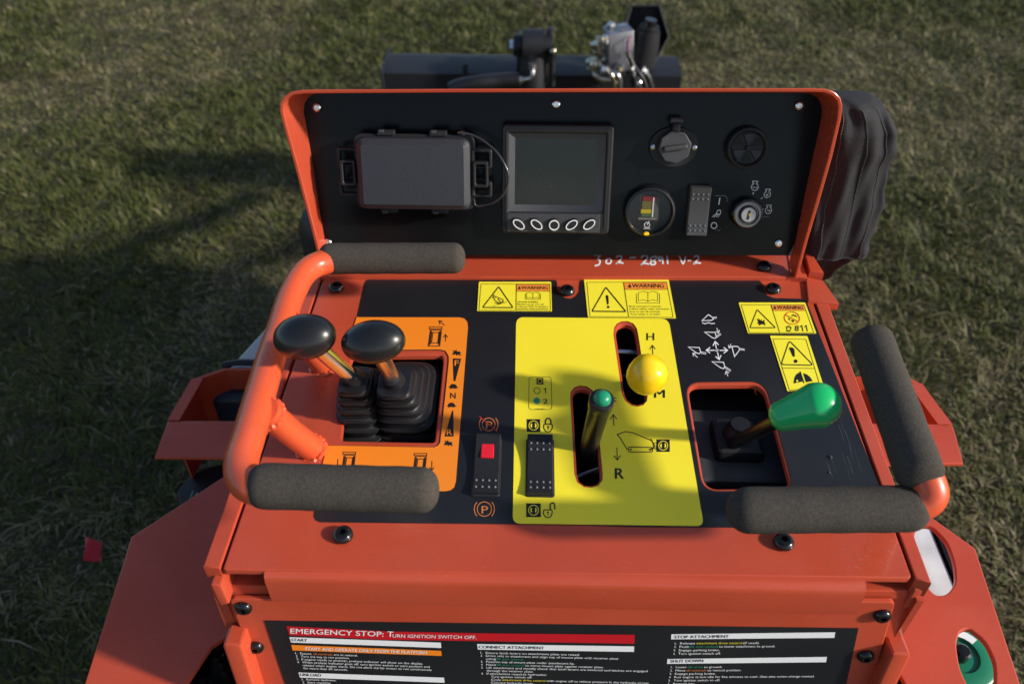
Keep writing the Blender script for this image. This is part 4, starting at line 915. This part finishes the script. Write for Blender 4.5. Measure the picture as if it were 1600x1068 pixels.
T = DASH.Muv(*ZG(1100, 812), .004); b = MB(); b.lathe([(.0195, -.004), (.0195, .004), (.0180, .0065), (.0150, .0075)], BSTL, T, 10); b.lathe([(.0165, .0), (.0165, .009), (.0152, .0103), (.0128, .0103), (.0122, .0080)], mat('dull_nickel_ring', (.22, .21, .21), .35, metal=.8), T, 40); ig = b.build('ignition_switch', ldr)
b = MB(); b.lathe([(.0106, .008), (.0106, .0104), (.0098, .0112)], DARK, T, 32); b.prism(circle(0, 0, .0088, n=32), .0105, .0122, mat('worn_nickel_face', (.34, .34, .36), .42, metal=.3, bump=.2, bscale=500), T, .0006); b.box((.0, 0, .0123), (.0026, .0108, .0006), DARK, T @ rotz(R(-8))); b.prism(circle(.0012, .0008, .0017, n=14), .0124, .0130, mat('key_brass', (.5, .38, .08), .35, metal=.7), T); b.build('key_slot', ig)
# white prints on the dash
b = MB(); hd = .0006
def eng(cx, cy, k=1, sl=0):
    q = lambda a, c: (ZG(cx, cy)[0] + (a + sl * c) * k, ZG(cx, cy)[1] + c * k)
    b.line(DASH, [q(-3.6, -7), q(3.6, -7), q(3.2, -4.5), q(1.8, -3.6), q(4.6, -1), q(5, 2), q(3.4, 5), q(0, 6.4), q(-3.4, 5), q(-5, 2), q(-4.6, -1), q(-1.8, -3.6), q(-3.2, -4.5)], .95, WHT, hd, True)
eng(1172, 592, 1.1, -.06); eng(1276, 655, 1.0, -.15); eng(1286, 788, 1.0, -.12)
c_ = ZG(1172, 602); b.text(DASH, 'STOP', (c_[0] - 3.6, c_[1] + 1.5), (c_[0] + 3.6, c_[1] + 1.5), 2.2, WHT, hd + .0001); c_ = ZG(1276, 662); b.arrow(DASH, (c_[0] + 2, c_[1] - 2), (c_[0] - 2, c_[1] + 2), .8, 1.8, WHT, hd + .0001)
c_ = ZG(1286, 795); b.arrow(DASH, (c_[0] - 2.5, c_[1]), (c_[0] + 2.5, c_[1]), .8, 1.8, WHT, hd + .0001)
b.line(DASH, [ZG(1160, 645), ZG(1157, 660)], 1.6, WHT, hd); b.line(DASH, [ZG(1236, 686), ZG(1222, 698)], 1.2, WHT, hd); b.line(DASH, [ZG(1226, 783), ZG(1244, 785)], 1.2, WHT, hd)
b.line(DASH, [ZG(1232, 844), ZG(1292, 850)], .8, mat('faded_print', (.2, .2, .2), .5), hd)
b.line(DASH, conv(ZG, [(1100, 660), (1105, 560), (1125, 540), (1235, 540)]), .4, WHT, hd) if False else None
b.build('ignition_symbols', ldr); b = MB()
b.line(DASH, [ZG(880, 690), ZG(870, 746)], 1.4, WHT, hd); b.ring(DASH, ZG(831, 920), 4.6, 1.1, WHT, hd)
b.line(DASH, conv(ZG, [(852, 812), (862, 795), (880, 790), (888, 802), (882, 826), (850, 822)]), 1.0, WHT, hd, True)
for j in range(4): b.line(DASH, [ZG(846 + j * 11 - (0 if j < 2 else 0), 822), ZG(814 + j * 17, 850)], .75, WHT, hd + .0001)
GL = mat('grey_print', (.22, .22, .22), .5)
b.line(DASH, conv(ZG, [(838, 672), (915, 670), (935, 680), (944, 700), (938, 722)]), .6, GL, hd); b.line(DASH, conv(ZG, [(840, 958), (878, 960), (884, 940)]), .5, GL, hd)
b.build('light_symbols', ldr)

# ---- nylon hose sleeve behind the right cheek
rows = [(146, 1300, 1340, .47), (152, 1296, 1366, .47), (165, 1290, 1386, .465), (185, 1286, 1396, .46), (210, 1284, 1400, .455), (232, 1282, 1399, .455), (250, 1278, 1392, .455), (290, 1268, 1382, .45), (330, 1260, 1372, .445), (370, 1254, 1364, .44), (386, 1252, 1359, .44), (394, 1252, 1352, .445), (397, 1254, 1340, .46), (398, 1254, 1316, .475), (408, 1254, 1306, .475), (425, 1258, 1300, .475), (445, 1262, 1272, .475)]
def dens(rows, n_):
    P = [Vector(q) for q in [(v, ul, ur) for v, ul, ur, y in rows]]; out = []
    for i in range(len(rows) - 1):
        for k in range(n_):
            t = k / n_; out.append(tuple(rows[i][j] * (1 - t) + rows[i + 1][j] * t for j in range(4)))
    return out + [rows[-1]]
def cloth(rows, nn, depth, seedv, name, parent, amp=1.0):
    b = MB(); vs = []; rs = random.Random(seedv); ph = [rs.random() * 6.28 for _ in range(12)]
    for i, (v, ul, ur, y) in enumerate(rows):
        a_ = aty(ul, v, y + .03); c_ = aty(ur, v, y + .03); hwid = (c_ - a_).length / 2; cc = (a_ + c_) / 2; s_ = (v - 146) / 250.
        for k in range(nn):
            t = 2 * math.pi * k / nn; cx_ = math.copysign(abs(math.cos(t)) ** .8, math.cos(t)); sy_ = math.copysign(abs(math.sin(t)) ** .6, math.sin(t))
            x_ = cx_ * hwid
            w_ = .0030 * math.sin(95 * x_ + 2.2 * s_ + ph[0]) + .0022 * math.sin(210 * x_ - 5 * s_ + ph[1]) + .0018 * math.sin(60 * x_ + 13 * s_ + ph[2]) * (1 - abs(s_ - .3)) + .0012 * math.sin(330 * x_ + 9 * s_ + ph[3]) + .0016 * math.sin(24 * s_ - 70 * x_ + ph[4]) * max(0, .5 - s_) * 2
            ed = .0016 * math.sin(17 * s_ + ph[5]) + .0010 * math.sin(41 * s_ + ph[6])
            vs.append(cc + Vector((x_ + ed * cx_, -sy_ * min(depth, hwid * .7) - w_ * amp * (1 if sy_ > 0 else .3), 0)))
    fs = [(i * nn + k, (i + 1) * nn + k, (i + 1) * nn + (k + 1) % nn, i * nn + (k + 1) % nn) for i in range(len(rows) - 1) for k in range(nn)] + [tuple(range(nn)), tuple((len(rows) - 1) * nn + k for k in range(nn))[::-1]]
    b.add(vs, fs, FAB); o = b.build(name, parent, sharp=75); return o, vs
outer = dens([(147, 1300, 1340, .47), (151, 1296, 1362, .468), (160, 1292, 1378, .465), (176, 1288, 1392, .46), (200, 1285, 1399, .455), (228, 1282, 1398, .455), (246, 1278, 1391, .455), (290, 1268, 1381, .45), (330, 1260, 1372, .445), (365, 1254, 1362, .44), (384, 1251, 1356, .44), (390, 1252, 1350, .441)], 5)
sleeve, vs = cloth(outer, 112, .020, 4, 'hose_sleeve', ldr, .75)
sleeve['label'] = 'black woven nylon sleeve hanging beside the hood'
inner_, _ = cloth(dens([(380, 1256, 1345, .452), (396, 1254, 1340, .455), (402, 1254, 1322, .46), (412, 1255, 1306, .465), (428, 1259, 1296, .47), (447, 1266, 1274, .47)], 5), 64, .014, 9, 'sleeve_lining', sleeve, .8)
for kk in (17, 27, 38):
    pts = [vs[i * 112 + kk] + Vector((0, -.0003, 0)) for i in range(8, len(outer) - 1)]
    b = MB(); pp = catmull(pts, 3); b.tube(pp, [.0003 if k % 3 == 0 else .0008 for k in range(len(pp))], PLG, 6); b.build('seam', sleeve)
b = MB(); L_ = vs[-112:]; b.tube([L_[k] for k in range(0, 57)], .0016, FAB, 8); b.build('hem', sleeve)

# ---- brackets, side plates and everything below the console
def slab(pts, th_, m, name, parent=ldr, holes=(), bev=.0015):
    """flat plate whose corners are given in 3-D; plane fitted through the first three"""
    P = [Vector(p) for p in pts]; ex = (P[1] - P[0]).normalized(); nrm = ex.cross(P[2] - P[0]).normalized(); nrm = nrm if nrm.z > 0 else -nrm; ey = nrm.cross(ex)
    fr = Frame(P[0], ex, ey); o2 = [((p - P[0]).dot(ex), (p - P[0]).dot(ey)) for p in P]
    b = MB(); b.plate(o2, [[tuple(fr.loc(u, v)) for u, v in h_] for h_ in holes], -th_, 0, m, fr.M(), bev, 2); return b.build(name, parent) if name else b
zp = -.20
slab([atz(u, v, z) for u, v, z in ((205, 838, zp), (352, 742, zp), (420, 900, zp), (400, 965, zp), (330, 1010, zp), (270, 1100, zp), (122, 1100, zp))], .005, RED, 'side_plate')
hole1 = round_poly([(1432, 822), (1455, 820), (1480, 845), (1492, 880), (1494, 910), (1480, 928), (1462, 930), (1440, 905), (1425, 860)], 14, 4)
hole2 = round_poly([(1500, 985), (1515, 980), (1540, 1000), (1556, 1035), (1556, 1085), (1520, 1085), (1500, 1045), (1494, 1005)], 14, 4)
slab([atz(u, v, -.16) for u, v in ((1600, 1085), (1440, 1110), (1318, 900), (1300, 795), (1440, 796), (1524, 856))], .006, RED, 'side_plate', holes=(hole1, hole2))
# square tubes at the lower corners
for (u0, v0, sg) in ((368, 990, 1), (1402, 1004, -1)):
    a_ = atz(u0, v0, -.085); b = MB(); b.box((0, 0, -.17), (.018, .024, .34), RED, Matrix.Translation(a_) @ Matrix.Rotation(R(-6.5), 4, 'X'), .003); b.build('corner_post', ldr)
# cheek bracket channels each side
zc = -.20
L_ = [atz(262, 657, zc), atz(462, 657, zc), atz(452, 716, zc), atz(241, 714, zc)]
slab(L_, .004, RED, 'side_bracket')
b = MB(); a0_ = atz(262, 657, zc); a1_ = atz(300, 592, zc); a2_ = atz(350, 575, zc); a3_ = atz(475, 575, zc)
dn = Vector((0, 0, -.12)); seq = [atz(262, 657, zc), a1_, a2_, a3_]
for k in range(3):
    p, q = seq[k], seq[k + 1]; t_ = Vector((.004, -.003, 0)); vs = [p, q, q + dn, p + dn, p + t_, q + t_, q + t_ + dn, p + t_ + dn]
    b.add(vs, [(0, 1, 2, 3), (7, 6, 5, 4), (4, 5, 1, 0), (3, 2, 6, 7), (0, 3, 7, 4), (1, 5, 6, 2)], RED, I4, False)
t_ = Vector((.016, 0, 0)); p, q = seq[0] + Vector((0, 0, .0015)), seq[1] + Vector((0, 0, .0015)); b.add([p, q, q + t_, p + t_], [(0, 1, 2, 3)], RED, I4, False)
b.build('bracket_channel', ldr)
zr = -.14
slab([atz(u, v, zr) for u, v in ((1480, 662), (1490, 666), (1506, 724), (1285, 726), (1275, 660))], .004, RED, 'side_bracket')
b = MB(); seq = [atz(1488, 664, zr), atz(1440, 600, zr), atz(1418, 588, zr), atz(1265, 588, zr)]
for k in range(3):
    p, q = seq[k], seq[k + 1]; t_ = Vector((-.006, -.002, 0)); vs = [p, q, q + dn, p + dn, p + t_, q + t_, q + t_ + dn, p + t_ + dn]
    b.add(vs, [(0, 1, 2, 3), (7, 6, 5, 4), (4, 5, 1, 0), (3, 2, 6, 7), (0, 3, 7, 4), (1, 5, 6, 2)], RED, I4, False)
p, q = seq[0], seq[1]; t_ = Vector((-.018, 0, 0)); u3 = Vector((0, 0, .0015)); b.add([p + u3, q + u3, q + t_ + u3, p + t_ + u3], [(0, 1, 2, 3)], RED, I4, False)
b.build('bracket_channel', ldr)
# tank with grey cover at the left, rubber bumper, battery corner
zt = -.24
b = MB(); c_ = [atz(u, v, zt) for u, v in ((322, 622), (470, 622), (480, 565), (352, 570), (330, 590))]
o2 = [(p.x, p.y) for p in c_]; b.prism(round_poly(o2, .02, 5), zt - .16, zt, NAVY, I4, .012, 4); b.build('fuel_tank', ldr)
b = MB(); c_ = [atz(u, v, zt + .012) for u, v in ((352, 580), (470, 580), (500, 430), (452, 470))]
o2 = [(p.x, p.y) for p in c_]; b.prism(round_poly(o2, .01, 4), zt - .05, zt + .012, GREY, I4, .005, 3); b.build('tank_cover', ldr)
q = [atz(346, 588, zt + .004), atz(372, 584, zt + .006), atz(400, 585, zt + .006), atz(440, 588, zt + .004)]; b = MB(); b.tube(catmull(q, 5), .010, RUB, 14); q = [p_ + Vector((0, .018, .004)) for p_ in q]; b.tube(catmull(q, 5), .007, RUB, 14); b.build('rubber_trim', ldr)
b = MB(); c_ = atz(350, 765, -.32); b.lathe([(.07, -.12), (.07, -.01), (.062, 0), (.02, .002)], RUB, Matrix.Translation(c_), 32, 1, .75); b.build('rear_roller', ldr)
b = MB(); c_ = atz(306, 778, -.30); b.box((c_.x + .015, c_.y, c_.z - .03), (.05, .03, .06), NAVY, I4, .003); b.box((c_.x + .010, c_.y - .002, c_.z + .0013), (.022, .018, .002), mat('yellow_battery_tag', (.45, .40, .08), .5)); b.build('battery_case', ldr)
# crumpled black film at the lower left
b = MB(); c_ = atz(330, 1045, -.26); vs = []; nx_, ny_ = 30, 26
for j in range(ny_):
    for i in range(nx_):
        x = (i / (nx_ - 1) - .5) * .11; y = (j / (ny_ - 1) - .5) * .13; z = .02 * math.sin(x * 110 + y * 60) + .012 * math.sin(x * 40 - y * 190) + .006 * math.sin(x * 260 + y * 330)
        vs.append((c_.x + x, c_.y + y, c_.z + z))
b.add(vs, [(j * nx_ + i, j * nx_ + i + 1, (j + 1) * nx_ + i + 1, (j + 1) * nx_ + i) for j in range(ny_ - 1) for i in range(nx_ - 1)], BAG)
b.add([(x, y, z - .05) for x, y, z in vs], [(j * nx_ + i, (j + 1) * nx_ + i, (j + 1) * nx_ + i + 1, j * nx_ + i + 1) for j in range(ny_ - 1) for i in range(nx_ - 1)], BAG); b.build('knee_pad_cover', ldr)
# white panel and green discs below the right plate
b = MB(); c_ = atz(1440, 870, -.21); b.box((c_.x - .005, c_.y, c_.z), (.05, .17, .02), WHP, Matrix.Translation(c_) @ Matrix.Rotation(R(8), 4, 'Y') @ Matrix.Translation(-c_), .003); rc = b.build('reflective_side_cover', ldr); b = MB(); b.box((c_.x + .026, c_.y, c_.z + .002), (.008, .17, .026), BSTL, Matrix.Translation(c_) @ Matrix.Rotation(R(8), 4, 'Y') @ Matrix.Translation(-c_), .002); b.build('edge_trim', rc)
for (u, v, zz_, rr) in ((1500, 1022, -.22, .038), (1420, 1060, -.20, .05)):
    c_ = atz(u, v, zz_); b = MB(); b.lathe([(rr, -.012), (rr, -.002), (rr - .003, 0), (rr * .55, 0), (rr * .5, -.003), (rr * .2, -.003)], GWHEEL, Matrix.Translation(c_), 40); gd = b.build('green_disc', ldr)
    b = MB(); b.lathe([(rr * .24, -.002), (rr * .24, .008), (rr * .18, .010)], BSTL, Matrix.Translation(c_), 20); b.build('hub_bolt', gd)
b = MB(); c_ = atz(1500, 1022, -.22); M_ = Matrix.Translation(c_)
b.plate([(.030 * math.cos(R(a)), .030 * math.sin(R(a))) for a in range(35, 96, 10)] + [(.021 * math.cos(R(a)), .021 * math.sin(R(a))) for a in range(95, 34, -10)], [], .0006, .0010, WHT, M_); b.build('disc_marking', ldr)

b = MB(); b.box((.375, -.13, -.262), (.17, .22, .006), BSTEEL, I4, .002); b.build('dark_shelf', ldr)  # added dark shelf under the discs, so the plate hole shows dark behind them
b = MB(); b.box((-.36, .02, -.43), (.13, .34, .006), BSTEEL, I4, .002); b.box((-.36, -.10, -.36), (.10, .10, .14), BSTEEL, I4, .004); b.build('dark_shelf', ldr)  # added dark shelf and block under the roller and film
# ---- hidden bulk of the machine so that it stands on the lawn
b = MB(); b.box((0, .95, -.42), (.56, .80, .44), RED, I4, .03); b.build('engine_cover', ldr)
b = MB(); b.box((0, .70, -.72), (.40, 1.2, .30), BSTEEL, I4, .01); b.build('chassis', ldr)
for sg in (-1, 1):
    b = MB(); lp = []
    for k in range(48):
        a = 2 * math.pi * k / 48; yy = .72 + (.36 if math.cos(a) > 0 else -.36) + .17 * math.cos(a); lp.append((yy, GZ + .175 + .17 * math.sin(a)))
    vs = [(sg * x, y, z) for x in (.22, .38) for (y, z) in lp]; n = 48
    b.add(vs, [(k, (k + 1) % n, n + (k + 1) % n, n + k) for k in range(n)] + [tuple(range(n))[::-1], tuple(range(n, 2 * n))], RUB)
    for k in range(0, 48, 2):
        y, z = lp[k]; b.box((sg * .30, y, z), (.155, .02, .02), RUB, I4, .003)
    b.build('rubber_track', ldr)
b = MB(); c_ = aty(480, 350, .62); b.lathe([(.05, -.2), (.055, -.02), (.045, 0), (.01, .003)], RUB, Matrix.Translation((c_.x + .042, .62, c_.z + .02)), 28); b.build('air_intake', ldr)
b = MB()
for sg in (-1, 1): b.tube(catmull([Vector((sg * .24, .75, -.28)), Vector((sg * .26, 1.3, -.36)), Vector((sg * .27, 1.75, -.55)), Vector((sg * .26, 1.95, -.62))], 6), .035, BSTEEL, 16)
b.build('lift_arm', ldr)

# ================================================================== ATTACHMENT AHEAD OF THE MACHINE
ya = 2.0
pa = aty(832, 110, ya)
att = thing('loader_attachment', (pa.x, ya, GZ), 'black steel crossbeam with hydraulic cylinder and valve block ahead of the dash', 'attachment')
L0 = aty(597, 116, ya); L1 = aty(1066, 116, ya); zt_ = aty(800, 88, ya + .09).z; zb_ = aty(800, 130, ya).z - .05
yc = ya + .05
b = MB()
sec = [(ya, zb_), (ya, aty(800, 117, ya).z), (ya + .10, aty(800, 88, ya + .10).z), (ya + .16, aty(800, 88, ya + .10).z - .02), (ya + .16, zb_)]
vs = [(x, y, z) for x in (L0.x, L1.x) for y, z in sec]; n = 5
b.add(vs, [(k, n + k, n + (k + 1) % n, (k + 1) % n) for k in range(n)] + [tuple(range(n)), tuple(range(n, 2 * n))[::-1]], BSTEEL, I4, False)
b.box((L0.x + .0, ya + .08, (zb_ + sec[1][1]) / 2), (.008, .18, sec[1][1] - zb_ + .02), BSTEEL, I4, .002)
b.box((aty(727, 110, ya).x, ya - .004, sec[1][1] - .01), (.016, .012, .09), BSTEEL, I4, .002)
for xx in (-.3, .3): b.box((xx + .05, ya + .08, (zb_ + GZ) / 2), (.07, .10, zb_ - GZ), BSTEEL, I4, .004)
b.build('crossbeam', att)
def A3(x, y, dy=0): return aty(*Z3(x, y), ya - .04 + dy)
b = MB()                                             # pivot ears with cylinder eye
for xx in (740, 876):
    p0 = A3(xx, 165, .05); p1 = A3(xx, 440, -.02); b.box(((p0.x), ya - .01, (p0.z + p1.z) / 2), (.013, .09, p0.z - p1.z), BSTEEL, I4, .006)
p0 = A3(712, 228); p1 = A3(908, 228); b.tube([p0, p1], .030, BSTEEL, 24); b.tube([A3(760, 225), A3(860, 225)], .044, BSTEEL, 28); b.build('pivot_clevis', att)
b = MB(); b.tube([A3(692, 230), A3(722, 230)], .017, ZINC, 6); b.build('pivot_pin', att)
b = MB(); b.tube([A3(810, 240), A3(806, 460, -.02)], .040, BSTEEL, 24); b.box((A3(890, 300).x, ya - .03, A3(890, 330).z), (.018, .03, .22), BSTEEL, I4, .004); b.build('hydraulic_cylinder', att)
b = MB(); b.tube(catmull([A3(806, 330, -.05), A3(808, 370, -.06), A3(800, 392, -.06), A3(770, 396, -.05), A3(745, 398, -.05)], 5), .0065, ZINC, 12); b.tube([A3(806, 318, -.05), A3(806, 345, -.05)], .013, ALU, 6); b.tube([A3(760, 396, -.05), A3(740, 398, -.05)], .013, BRS, 6); b.build('hydraulic_pipe', att)
b = MB(); b.tube(catmull([A3(742, 400, -.05), A3(640, 405, -.05), A3(540, 415, -.06), A3(450, 430, -.06), A3(400, 450, -.06)], 6), .022, RUB, 16); b.build('hydraulic_hose', att)
b = MB(); b.tube([A3(908, 240, -.03), A3(905, 430, -.03)], .009, BSTEEL, 12); b.disc if False else None; b.lathe([(.007, -.006), (.007, .006), (.004, .008)], BRS, Matrix.Translation(A3(908, 256, -.05)) @ Matrix.Rotation(R(70), 4, 'X'), 16); b.build('latch_rod', att)
# valve block
vb = A3(1235, 235); b = MB()
Mv = Matrix.Translation(vb) @ Matrix.Rotation(R(-6), 4, 'Y') @ Matrix.Rotation(R(12), 4, 'Z'); b.box((0, 0, -.01), (.075, .07, .13), ALU, Mv, .004)
for (x, y) in ((-.02, 0), (.012, -.012)): b.lathe([(.012, .055), (.012, .064), (.009, .066)], ZINC, Mv @ Matrix.Translation((x, y, 0)), 6)
vo = b.build('valve_block', att)
def fitting(a_, c_, r_, m, name='fitting'):
    b = MB(); a_ = Vector(a_); c_ = Vector(c_); b.tube([a_, a_.lerp(c_, .4)], r_, m, 6); b.tube([a_.lerp(c_, .38), c_], r_ * .72, m, 16); b.tube([a_.lerp(c_, .75), c_ + (c_ - a_) * .02], r_ * .95, m, 6); b.build(name, vo)
fitting(A3(1196, 118), A3(1210, 165), .013, ZINC); fitting(A3(1155, 190), A3(1195, 200), .014, ZINC); fitting(A3(1125, 212), A3(1140, 262), .019, BRS)
fitting(A3(1100, 300), A3(1108, 345), .019, BRS); fitting(A3(1222, 338, -.03), A3(1262, 342, -.03), .015, BRS); fitting(A3(1200, 402, -.04), A3(1245, 402, -.04), .015, ALU); fitting(A3(1345, 330, -.03), A3(1335, 400, -.03), .017, ZINC); fitting(A3(1320, 400, -.05), A3(1350, 425, -.05), .019, ZINC)
b = MB(); b.tube(catmull([A3(1140, 262), A3(1140, 300), A3(1155, 335, -.01), A3(1190, 345, -.02), A3(1230, 342, -.03)], 6), .009, BRS, 12)
b.tube(catmull([A3(1108, 345), A3(1118, 372, -.02), A3(1150, 396, -.03), A3(1200, 402, -.04)], 6), .009, BRS, 12); b.tube([A3(1150, 300), A3(1160, 345)], .012, BRS, 6); b.build('steel_pipe', vo)
for (x0_, y0_, x1_, y1_, r_, m_) in ((1168, 180, 1176, 215, .010, ZINC), (1132, 205, 1150, 198, .014, BRS), (1092, 318, 1125, 322, .013, BRS), (1150, 345, 1172, 350, .014, ZINC), (1236, 330, 1240, 352, .014, BRS), (1218, 396, 1236, 420, .014, BRS), (1300, 335, 1318, 360, .012, ZINC), (1352, 345, 1372, 362, .012, ALU), (1310, 395, 1318, 425, .012, BSTL)):
    fitting(A3(x0_, y0_, -.06), A3(x1_, y1_, -.06), r_, m_)
for k_, (x0_, m_) in enumerate(((1180, BRS), (1210, ZINC), (1285, RUB))):
    b = MB(); b.tube(catmull([A3(x0_, 340 + 12 * k_, -.05), A3(x0_ + 20, 372, -.07), A3(x0_ + 34, 410, -.07), A3(x0_ + 30, 470, -.07)], 6), .0075, m_, 10); b.build('steel_pipe', vo)
b = MB(); b.tube([A3(1400, 98, .0), A3(1392, 130, -.0)], [.017, .019], BSTL, 12); b.tube([A3(1392, 130), A3(1388, 150)], .028, PLA, 24); b.tube([A3(1388, 150), A3(1370, 230), A3(1350, 320)], [.033, .040, .040], PLA, 28); b.build('solenoid_coil', vo)
# folded guard round the coil: a real bent sheet standing on the beam
b = MB(); g_ = [(1252, 178), (1300, 32), (1440, 30), (1486, 185), (1410, 325)]
yy = [ya + .00, ya + .05, ya + .05, ya + .0, ya - .04]; G = [aty(*Z3(x, y), yy[k]) for k, (x, y) in enumerate(g_)]
b.prism([(0, 0), (1, 0), (1, 1), (0, 1)], 0, 1e-4, BSTEEL) if False else None
inner = [aty(*Z3(x, y), ya + .07) for x, y in ((1262, 185), (1306, 42), (1434, 40), (1478, 186), (1400, 330))]
rows = [G, inner]; 
vs = G + inner + [p + Vector((0, .004, 0)) for p in inner] + [p + (p - vb).normalized() * .004 for p in G]
fs = []
for k in range(4): fs += [(k, k + 1, 5 + k + 1, 5 + k), (15 + k + 1, 15 + k, 10 + k, 10 + k + 1), (k + 1, k, 15 + k, 15 + k + 1)]
fs += [(5, 6, 7, 8, 9), (14, 13, 12, 11, 10)]
b.add(vs, fs, BSTEEL, I4, False)
for k in (0, 1, 2, 3):
    b.tube([G[k], G[k + 1]], .0035, BSTEEL, 8)
b.build('coil_guard', att)
b = MB(); b.tube(catmull([A3(1300, 185, -.04), A3(1284, 205, -.05), A3(1282, 240, -.05), A3(1290, 275, -.05)], 5), .0035, mat('magenta_wire', (.20, .05, .15), .5), 8)
b.build('wire', vo); b = MB(); b.tube(catmull([A3(1290, 275, -.05), A3(1310, 330, -.06), A3(1350, 380, -.07), A3(1375, 440, -.07)], 5), .007, RUB, 10); b.tube(catmull([A3(1345, 340, -.04), A3(1380, 380, -.05), A3(1400, 440, -.05)], 5), .010, RUB, 10); b.tube([A3(1285, 255, -.05), A3(1292, 285, -.05)], .009, ZINC, 8); b.build('wiring_loom', vo)

# ================================================================== MARKER FLAG IN THE GRASS
fz = GZ + .20
c4 = [atz(u, v, fz) for u, v in ((133, 838), (159, 844), (160, 876), (131, 878))]
fl = thing('marker_flag', (c4[0].x, c4[0].y, GZ), 'small square red marker flag in the grass left of the machine', 'flag')
b = MB(); N = 8; vs = []
for j in range(N + 1):
    for i in range(N + 1):
        s_, t_ = i / N, j / N; ss = .5 + (s_ - .5) * (.84 + .16 * (2 * t_ - 1) ** 2); tt = .5 + (t_ - .5) * (.84 + .16 * (2 * s_ - 1) ** 2); p = c4[0].lerp(c4[1], ss).lerp(c4[3].lerp(c4[2], ss), tt); vs.append(p + Vector((0, 0, .006 * math.sin(s_ * 5 + t_ * 2))))
m_ = len(vs); ff = [(j * (N + 1) + i, (j + 1) * (N + 1) + i, (j + 1) * (N + 1) + i + 1, j * (N + 1) + i + 1) for j in range(N) for i in range(N)]
b.add(vs + [v - Vector((0, 0, .0006)) for v in vs], ff + [tuple(m_ + k for k in f[::-1]) for f in ff], FLAGM); b.build('flag_sheet', fl)
b = MB(); b.tube([c4[0] + Vector((0, 0, .004)), Vector((c4[0].x - .03, c4[0].y + .02, GZ))], .0012, ZINC, 8); b.build('flag_wire', fl)
